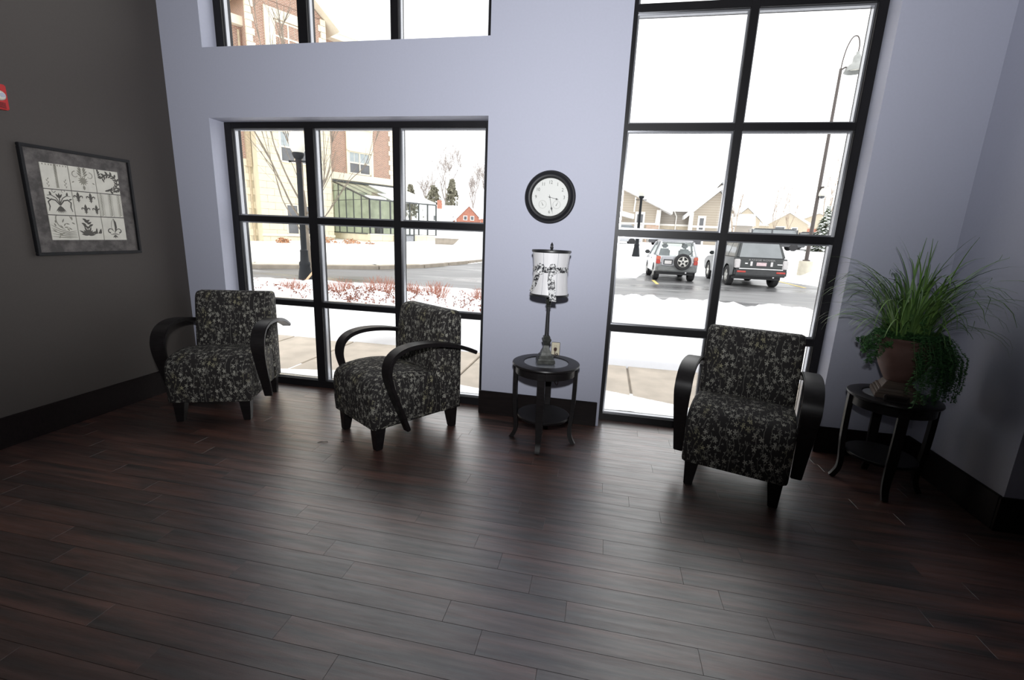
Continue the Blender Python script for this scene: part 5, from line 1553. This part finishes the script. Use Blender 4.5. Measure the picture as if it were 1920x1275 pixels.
# ------------------------------------------------------------------ houses
def house_right():
    t = thing('taupe_house', 'long taupe sided house with white trim and snowy gables behind the parked cars', 'house', (0.75, 46.1, 0.25), -0.03); t.scale = (1.3, 1.3, 1.3)
    def part(n, mat, *bx, bevel=0.0):
        m = MB()
        for b in bx: m.box(*b)
        return m.build(n, mat, t, bevel=bevel)
    def poly(n, mat, pts, y0, y1):
        return MB().prism(pts, 'y', y0, y1).build(n, mat, t)
    # wide gable on the left whose right rake we see
    poly('gable_wall', 'lap_siding', [(-5.0, -.6), (3.2, -.6), (3.2, 3.42), (-2.4, 6.0), (-5.0, 4.8)], 0, 6)
    part('recess_wall', 'lap_siding_grey', (3.2, 6.0, .9, 6, -.6, 3.4))
    poly('right_gable_wall', 'lap_siding', [(5.5, -.6), (8.5, -.6), (8.5, 3.3), (7.4, 4.75), (5.5, 3.05)], .2, 6)
    part('lower_siding', 'far_tan', (3.2, 5.5, .86, .9, -.6, 2.2))
    part('stone_pier', 'stone_veneer', (2.3, 3.25, -.12, .02, -.6, 2.15))
    part('water_table', 'trim_white', (-5, 3.3, -.08, .0, 2.17, 2.32), (3.3, 5.5, .8, .9, 2.17, 2.32), (5.5, 8.5, .10, .2, 2.1, 2.25))
    part('corner_board', 'trim_white', (3.02, 3.30, -.10, .0, -.6, 3.3)); part('corner_board', 'trim_white', (5.42, 5.72, .08, .22, -.6, 3.2)); part('corner_board', 'trim_white', (8.3, 8.52, .1, .2, -.6, 3.2))
    def roofslab(n, a, b, y0, y1, th=.30):
        MB().prism([a, b, (b[0], b[1] + th), (a[0], a[1] + th)], 'y', y0, y1).build(n, 'roof_snow', t)
        MB().prism([a, b, (b[0], b[1] + .16), (a[0], a[1] + .16)], 'y', y0 - .05, y0).build('rake_board', 'trim_white', t)
    roofslab('roof', (-2.4, 6.0), (4.1, 2.98), -.7, 6.5)
    roofslab('roof', (-5.6, 4.5), (-2.4, 6.0), -.7, 6.5)
    roofslab('roof', (5.0, 2.65), (7.4, 4.85), -.5, 6.5)
    roofslab('roof', (7.4, 4.85), (8.75, 3.0), -.5, 6.5)
    poly('rear_gable', 'lap_siding_grey', [(6.9, 4.2), (8.9, 4.2), (7.9, 5.6)], 3.0, 6.0)
    roofslab('roof', (6.7, 4.2), (7.9, 5.75), 2.5, 6.5, .2); roofslab('roof', (7.9, 5.75), (9.1, 4.2), 2.5, 6.5, .2)
    m = MB().prism([(.4, 3.30), (6, 5.2), (6, 5.5), (.2, 3.45)], 'x', 3.2, 6.2); m.build('roof', 'roof_snow', t)
    part('eave_gutter', 'trim_white', (3.8, 6.0, .25, .42, 3.25, 3.42))
    m = MB().tube([(4.3, .4, 3.3), (4.55, .75, 2.9), (4.55, .78, -.5)], .05, 6); m.build('downspout', 'trim_white', t)
    for x, z in ((1.3, 4.0), (-.5, 4.6), (3.0, 3.1)):
        m = MB().tube(smooth_path([(x, -.62, z + .12), (x + .02, -.35, z - .05), (x, -.05, z - .55), (x, -.05, z - .9)], 3), .06, 5); m.build('eave_bracket', 'trim_white', t)
    poly('porch_roof', 'roof_snow', [(-3.0, 3.5), (1.3, 2.55), (1.3, 2.85), (-3.0, 3.9)], -1.6, 0)
    def win(x0, x1, z0, z1, y):
        f = part('window', 'trim_white', (x0 - .14, x1 + .14, y - .06, y, z0 - .14, z0), (x0 - .14, x1 + .14, y - .06, y, z1, z1 + .18), (x0 - .14, x0, y - .06, y, z0, z1), (x1, x1 + .14, y - .06, y, z0, z1), (x0, x1, y - .05, y, (z0 + z1) / 2 + .15, (z0 + z1) / 2 + .4))
        m = MB().box(x0, x1, y - .02, y - .01, z0, z1); m.build('pane', 'dark_glass', f)
    win(1.55, 2.0, .55, 2.95, 0.0)
    win(6.2, 6.5, .3, 2.8, .2); win(7.9, 8.15, .2, 2.7, .2)
    part('chimney', 'globe_white', (7.0, 7.4, 3.4, 3.8, 5.8, 7.0))
house_right()
def house(name, label, loc, rz, W, D, h, rise, wall, gable_wall, group='far houses', wins=(), chimney=False, chim='far_brick', rot_ridge=False):
    t = thing(name, label, 'house', loc, rz, group)
    if not rot_ridge:      # gable end faces us
        MB().prism([(-W / 2, -1.5), (W / 2, -1.5), (W / 2, h), (0, h + rise), (-W / 2, h)], 'y', 0, D).build('wall', wall, t)
        for s in (-1, 1):
            MB().prism([(s * (W / 2 + .4), h - .3), (0, h + rise + .05), (0, h + rise + .40), (s * (W / 2 + .4), h + .05)], 'y', -.4, D + .4).build('roof', 'roof_snow', t)
    else:
        MB().box(-W / 2, W / 2, 0, D, -1.5, h).build('wall', wall, t)
        MB().prism([(-.4, h - .2), (D / 2, h + rise), (D + .4, h - .2)], 'x', -W / 2 - .3, W / 2 + .3).build('roof', 'roof_snow', t)
    for x0, x1, z0, z1 in wins:
        f = MB().box(x0 - .12, x1 + .12, -.06, -.01, z0 - .12, z1 + .12).build('window', 'trim_white', t)
        MB().box(x0, x1, -.08, -.05, z0, z1).build('pane', 'dark_glass', f)
    if chimney:
        MB().box(-W * .22, -W * .22 + 1.0, D * .3, D * .3 + 1.0, h, h + rise + .9).build('chimney', chim, t)
    return t
house('white_house', 'white house with brick chimney on the snowy hill right of the greenhouse', (-33.2, 91, 3.55), .35, 9.5, 7, 1.4, 2.2, 'trim_white', 'trim_white', wins=((1.2, 1.8, .2, 1.2), (2.4, 3.0, .2, 1.2), (-2.8, -2.2, .3, 1.2)), chimney=True, rot_ridge=True)
house('brick_house', 'red brick house with a snowy steep gable on the hill', (-25.8, 82, 3.05), .42, 4.4, 6, 1.0, 2.3, 'far_brick', 'far_brick', wins=((-.9, -.4, .9, 1.5), (.4, .9, .9, 1.5)))
house('brick_cottage', 'low brick cottage with flat snowy roof at the pillar edge', (-20.0, 78, 3.0), .3, 4.4, 4, 1.25, 1.0, 'far_brick', 'far_brick', wins=((-.6, .2, .2, .9),), rot_ridge=True)
house('porch_house', 'tan porch house with long snowy roof right of the dark car', (26.0, 73.0, 2.65), -.32, 5.0, 4, 2.1, 1.5, 'far_tan', 'far_tan', wins=((-1.6, -.4, .2, 1.6), (.6, 1.2, .2, 1.5)))
house('ranch_house', 'long tan ranch house far behind the slim bare trees', (22.0, 82, 2.95), -.30, 9, 6, 1.9, 2.0, 'far_tan', 'far_tan', wins=((-2.5, -1.3, .2, 1.3),), rot_ridge=True)
house('tan_house', 'small tan house with a steep gable past the mullion of the tall window', (18.6, 67, 2.4), -.28, 3.4, 5, 2.4, 1.6, 'far_tan', 'far_tan', wins=((-.4, .4, .5, 1.4),))
house('grey_house', 'low grey sided house with snowy roof immediately right of the tall mullion', (15.2, 60, 2.0), -.2, 4.6, 4, 2.0, 1.3, 'lap_siding_grey', 'lap_siding_grey', wins=((-.8, .2, .5, 1.5),), rot_ridge=True)
t = thing('tan_garage', 'wide tan gabled garage behind the spruce and parking light', 'garage', (35.0, 86, 3.1), -.36, 'far houses')
MB().prism([(-4.5, -1.5), (4.5, -1.5), (4.5, 2.2), (0, 4.0), (-4.5, 2.2)], 'y', 0, 8).build('wall', 'far_tan', t)
for s in (-1, 1): MB().prism([(s * 5.0, 1.95), (0, 4.05), (0, 4.4), (s * 5.0, 2.3)], 'y', -.4, 8.4).build('roof', 'roof_snow', t)
MB().box(-1.5, 1.5, -.06, 0, -1.5, 1.5).build('door_leaf', 'far_brick', t)

# ------------------------------------------------------------------ cars
def wheel(parent, x, y, r, w, side, spokes=5, rim='alloy', name='wheel'):
    h = empty(name, (x, y, r)); h.parent = parent
    MB().lathe([(r * .62, -w / 2), (r * .93, -w / 2), (r, -w / 2 + .03), (r, w / 2 - .03), (r * .93, w / 2), (r * .62, w / 2)], 24, axis='x', closed=True).build('tyre', 'tyre', h, smooth=True)
    o = side * w * .42
    MB().lathe([(r * .66, o), (r * .62, o), (r * .60, o - side * .03), (r * .66, o - side * .05)], 24, axis='x', closed=True).build('rim', rim, h, smooth=True)
    MB().lathe([(0, o - side * .06), (r * .62, o - side * .06), (r * .62, o - side * .10), (0, o - side * .10)], 20, axis='x').build('brake_disc', 'car_plastic', h)
    m = MB()
    for k in range(spokes):
        a = 2 * math.pi * k / spokes + .3; c, s = math.cos(a), math.sin(a)
        m.strip([(o - side * .01, .03 * c, .03 * s), (o - side * .005, r * .63 * c, r * .63 * s)], (0, -s, c), [r * .30, r * .20], .03)
    m.lathe([(0, o + side * .01), (r * .16, o), (r * .16, o - side * .04), (0, o - side * .04)], 12, axis='x')
    m.build('spokes', rim, h)
    return h
def suv(label, loc, rz, p):
    """x right, y forward from the rear bumper, z up"""
    W, L, H, belt, sill = p['W'], p['L'], p['H'], p['belt'], p['sill']
    paint = p['paint']
    t = thing('parked_suv', label, 'car', loc, rz)
    hw = W / 2
    fr_y, rr_y, r = L - p['fo'], p['ro'], p['r']
    # lower body with wheel arches cut into the side profile
    def arch(yc, rad):
        return [(yc + rad * math.cos(a), max(sill, r + rad * math.sin(a))) for a in [math.pi - math.pi * i / 9 for i in range(10)]]
    prof = [(0.10, sill + .06)] + arch(rr_y, r * 1.18) + arch(fr_y, r * 1.18) + [(L - .08, sill + .08), (L, sill + .35), (L - .05, belt - .22), (L - .45, belt - .08), (L - p['hood'], belt), (0.14, belt + .02), (0.05, belt - .25), (0.02, sill + .45)]
    MB().prism(prof, 'x', -hw, hw).build('body', paint, t, bevel=.035, segs=2, smooth=True)
    tw = p['tw']
    y0, y1 = p['cab0'], p['cab1']; ty0, ty1 = p['top0'], p['top1']
    c = MB()
    c.add([(-hw + .05, y0, belt), (hw - .05, y0, belt), (hw - .05, y1, belt), (-hw + .05, y1, belt), (-tw, ty0, H - .06), (tw, ty0, H - .06), (tw, ty1, H - .08), (-tw, ty1, H - .08)],
          [(3, 2, 1, 0), (4, 5, 6, 7)] + [(i, (i + 1) % 4, 4 + (i + 1) % 4, 4 + i) for i in range(4)])
    if p['see']:
        # open cabin: pillars, roof and glass so that the far windows show through
        B = [Vector(v) for v in c.v]
        def pil(a, b_, w=.10):
            MB().tube([a, b_], w * .55, 4).build('pillar', paint, t, bevel=.01)
        for i in range(4): pil(B[i], B[i + 4])
        pil((B[0] * .62 + B[3] * .38), (B[4] * .66 + B[7] * .34)); pil((B[1] * .62 + B[2] * .38), (B[5] * .66 + B[6] * .34))
        MB().add(B[4:] + [v + Vector((0, 0, .10)) for v in B[4:]], [(3, 2, 1, 0), (4, 5, 6, 7)] + [(i, (i + 1) % 4, 4 + (i + 1) % 4, 4 + i) for i in range(4)]).build('roof', paint, t, bevel=.04, smooth=True)
        g = .03
        def pane(n, q, k=.05):
            cen = sum(q, Vector()) / 4
            q = [v + (cen - v) * k for v in q]
            nn = (q[1] - q[0]).cross(q[3] - q[0]).normalized() * .01
            MB().add([v for v in q] + [v + nn for v in q], [(3, 2, 1, 0), (4, 5, 6, 7)] + [(i, (i + 1) % 4, 4 + (i + 1) % 4, 4 + i) for i in range(4)]).build(n, 'greenhouse_glass', t)
        pane('rear_glass', [B[0], B[1], B[5], B[4]]); pane('windscreen', [B[2], B[3], B[7], B[6]])
        m0, m1 = (B[0] * .62 + B[3] * .38), (B[4] * .66 + B[7] * .34)
        n0, n1 = (B[1] * .62 + B[2] * .38), (B[5] * .66 + B[6] * .34)
        pane('side_glass', [B[0], m0, m1, B[4]]); pane('side_glass', [m0, B[3], B[7], m1]); pane('side_glass', [B[1], n0, n1, B[5]]); pane('side_glass', [n0, B[2], B[6], n1])
        for x in (-.42, .42):
            MB().box(x - .24, x + .24, ty0 + .55, ty0 + .70, belt - .25, belt + .30).build('seat', 'seat_grey', t, bevel=.06)
            MB().box(x - .13, x + .13, ty0 + .55, ty0 + .66, belt + .32, belt + .52).build('head_rest', 'seat_grey', t, bevel=.05)
        MB().box(-.75, .75, .5, 1.2, belt - .3, belt - .04).build('parcel_shelf', 'card_dark', t)
    else:
        c.build('cabin', paint, t, bevel=.05, smooth=True)
        B = [Vector(v) for v in c.v]
        def pane(n, q, u0, u1, v0, v1, out):
            def P(u, v): return (q[0] * (1 - u) + q[1] * u) * (1 - v) + (q[3] * (1 - u) + q[2] * u) * v
            a = [P(u0, v0), P(u1, v0), P(u1, v1), P(u0, v1)]
            nn = (a[1] - a[0]).cross(a[3] - a[0]).normalized()
            if nn.dot(Vector(out)) < 0: nn = -nn
            MB().add([v - nn * .02 for v in a] + [v + nn * .008 for v in a], [(3, 2, 1, 0), (4, 5, 6, 7)] + [(i, (i + 1) % 4, 4 + (i + 1) % 4, 4 + i) for i in range(4)]).build(n, 'car_glass', t)
        pane('rear_glass', [B[0], B[1], B[5], B[4]], .07, .93, .06, .90, (0, -1, 0))
        pane('windscreen', [B[3], B[2], B[6], B[7]], .06, .94, .06, .92, (0, 1, 0))
        for a, b_, out in ((0, 3, (-1, 0, 0)), (1, 2, (1, 0, 0))):
            q = [B[a], B[b_], B[b_ + 4], B[a + 4]]
            for u0, u1 in ((.06, .30), (.33, .62), (.65, .95)): pane('side_glass', q, u0, u1, .08, .88, out)
        MB().tube([(-tw + .06, ty0 + .2, H - .02), (-tw + .06, ty1 - .2, H - .03)], .02, 5).build('roof_rail', 'car_plastic', t); MB().tube([(tw - .06, ty0 + .2, H - .02), (tw - .06, ty1 - .2, H - .03)], .02, 5).build('roof_rail', 'car_plastic', t)
    for s in (-1, 1):
        wheel(t, s * (hw - .12), rr_y, r, .24, s); wheel(t, s * (hw - .12), fr_y, r, .24, s)
        m = MB().box(s * hw + (-.0 if s > 0 else -.22), s * hw + (.22 if s > 0 else .0), y1 - .55, y1 - .40, belt + .02, belt + .19); m.build('side_mirror', 'car_plastic' if p['see'] else paint, t, bevel=.04)
        for y in p['handles']: MB().box(s * hw - .01, s * hw + .02, y, y + .18, belt - .16, belt - .12).build('door_handle', 'car_plastic' if p['see'] else 'chrome', t)
    MB().box(-hw + .1, hw - .1, .3, L - .4, sill - .10, sill + .05).build('underbody', 'car_plastic', t)
    MB().tube([(hw - .45, .05, sill + .02), (hw - .45, .5, sill + .02)], .035, 8).build('exhaust', 'chrome', t)
    return t
# silver one with a spare wheel on its tailgate
p = dict(W=1.72, L=3.9, H=1.70, belt=1.05, sill=.36, paint='car_silver', r=.34, fo=.72, ro=.68, hood=1.05, tw=.66, cab0=.10, cab1=3.0, top0=.38, top1=2.05, see=True, handles=(1.6,))
t = suv('silver compact SUV with an exposed spare wheel on its tailgate', (2.97, 17.0, -0.12), R(1.5), p)
MB().box(-.80, .80, -.10, .10, .42, .64).build('rear_bumper', 'car_grey_plastic', t, bevel=.04)
MB().box(-.62, .62, -.02, .06, .66, 1.04).build('tailgate', 'car_silver', t, bevel=.02)
for s in (-1, 1):
    MB().box(s * .765 - .085, s * .765 + .085, -.02, .10, .72, .88).build('tail_lamp', 'tail_lamp_red', t, bevel=.02)
    MB().box(s * .765 - .085, s * .765 + .085, -.02, .10, .885, 1.04).build('tail_lamp', 'tail_lamp_orange', t, bevel=.02)
pl = MB().box(-.55, -.18, -.035, -.015, .70, .92).build('number_plate_frame', 'car_plastic', t)
MB().box(-.51, -.22, -.042, -.034, .73, .87).build('number_plate', 'plate_white', pl)
sp = empty('spare_wheel', (.20, -.16, .84)); sp.parent = t
r = .34
MB().lathe([(r * .60, -.09), (r * .93, -.09), (r, -.06), (r, .06), (r * .93, .09), (r * .60, .09)], 28, axis='y', closed=True).build('tyre', 'tyre', sp, smooth=True)
m = MB().lathe([(r * .64, -.09), (r * .60, -.095), (r * .56, -.07), (r * .56, .02), (r * .64, .02)], 28, axis='y', closed=True)
for k in range(5):
    a = 2 * math.pi * k / 5 + .31; c_, s_ = math.cos(a), math.sin(a)
    m.strip([(.02 * c_, -.075, .02 * s_), (r * .59 * c_, -.07, r * .59 * s_)], (-s_, 0, c_), [.09, .06], .04)
m.build('spokes', 'alloy', sp)
MB().lathe([(0, .0), (r * .6, .0), (r * .6, .03), (0, .03)], 20, axis='y').build('backing', 'car_plastic', sp)
MB().lathe([(0, -.10), (.045, -.095), (.045, -.06), (0, -.06)], 12, axis='y').build('hub_cap', 'car_plastic', sp)
MB().tube([(.45, .05, 1.10), (.60, .0, 1.30)], .012, 5).build('rear_wiper', 'car_plastic', t)
# dark one
p = dict(W=1.96, L=4.9, H=1.84, belt=1.14, sill=.42, paint='car_dark', r=.40, fo=.85, ro=.98, hood=1.35, tw=.76, cab0=.12, cab1=3.65, top0=.42, top1=2.75, see=False, handles=(1.75, 2.75))
t = suv('dark green-grey luxury SUV with red reflectors, right of the silver one', (5.95, 15.95, -0.12), R(2.0), p)
MB().box(-.95, .95, -.10, .16, .46, .74).build('rear_bumper', 'car_plastic', t, bevel=.05)
MB().box(-.80, .80, -.055, .02, .735, .765).build('bumper_trim', 'chrome', t)
MB().box(-.78, .78, -.02, .07, .78, 1.13).build('tailgate', 'car_dark', t, bevel=.02)
for s in (-1, 1):
    MB().box(s * .87 - .095, s * .87 + .11, -.03, .22, .76, 1.10).build('tail_lamp', 'tail_lamp_clear', t, bevel=.025)
    MB().box(s * .72 - .16, s * .72 + .16, -.115, -.09, .60, .665).build('reflector', 'tail_lamp_red', t, bevel=.005)
pl = MB().box(-.40, .40, -.035, -.015, .85, 1.03).build('number_plate_recess', 'car_plastic', t)
MB().box(-.18, .18, -.045, -.034, .87, 1.00).build('number_plate', 'plate_pink', pl)
for s in (-1, 1): MB().box(s * .37 - .04, s * .37 + .04, -.045, -.034, .86, 1.03).build('plate_trim', 'plate_white', pl)
text_mesh('tailgate_lettering', 'RANGE ROVER', .085, 'badge_grey', t, (0, -.035, 1.085), (R(90), 0, 0), .01, .001, sx=1.7)
MB().box(.58, .76, -.028, -.018, .93, .96).build('model_badge', 'chrome', t)
MB().box(-.60, -.50, -.028, -.018, .93, .97).build('maker_badge', 'chrome', t)
def far_car(name, label, loc, rz, L, H, paint, van=False):
    t = thing(name, label, 'car', loc, rz, 'cars in the far lot')
    W = 1.8
    MB().prism([(0, .32), (L, .32), (L, .75), (L - .9 if not van else L - .5, .95), (.1, .95), (0, .7)], 'y', -W / 2, W / 2).build('body', paint, t, bevel=.05, smooth=True)
    a, b = (.5, L - 1.25) if not van else (.1, L - .8)
    MB().prism([(a, .93), (b + .45, .93), (b - .15, H), (a + .35, H)], 'y', -W / 2 + .12, W / 2 - .12).build('cabin', 'car_glass', t, bevel=.04)
    MB().prism([(a + .3, H - .03), (b - .1, H - .03), (b - .25, H + .07), (a + .45, H + .07)], 'y', -W / 2 + .14, W / 2 - .14).build('roof', paint, t, bevel=.02)
    for x in (a + .25, (a + b) / 2, b + .1):
        MB().prism([(x - .05, .93), (x + .05, .93), (x + .02, H), (x - .08, H)], 'y', -W / 2 + .10, W / 2 - .10).build('pillar', paint, t)
    for x in (.8, L - .85):
        for s in (-1, 1):
            MB().lathe([(0, -.1), (.30, -.1), (.32, -.07), (.32, .07), (.30, .1), (0, .1)], 16, c=(x, s * (W / 2 - .08), .32), axis='y').build('wheel', 'tyre', t, smooth=True)
    return t
far_car('silver_van', 'silver van parked by the distant acorn lamp, at the left of the tall window', (-1.6, 40.5, 1.05), .02, 4.6, 1.75, 'car_silver', True)
far_car('black_sedan', 'black sedan nose showing just right of the silver van', (3.6, 40.8, 1.05), .05, 4.4, 1.30, 'car_black')
far_car('dark_crossover', 'dark crossover whose roof shows over the luxury SUV', (11.9, 41.0, 1.15), -.10, 4.5, 1.72, 'car_black', True)
far_car('dark_wagon', 'dark wagon half hidden right of the dark crossover', (16.6, 44.5, 1.30), -.25, 4.5, 1.5, 'car_black')
far_car('grey_sedan', 'grey sedan at the end of the far row', (21.2, 48.0, 1.45), -.3, 4.4, 1.4, 'car_silver')
far_car('parked_black_car', 'black car roof at the pillar edge of the left window', (-12.6, 47.5, 1.40), .2, 4.5, 1.40, 'car_black')
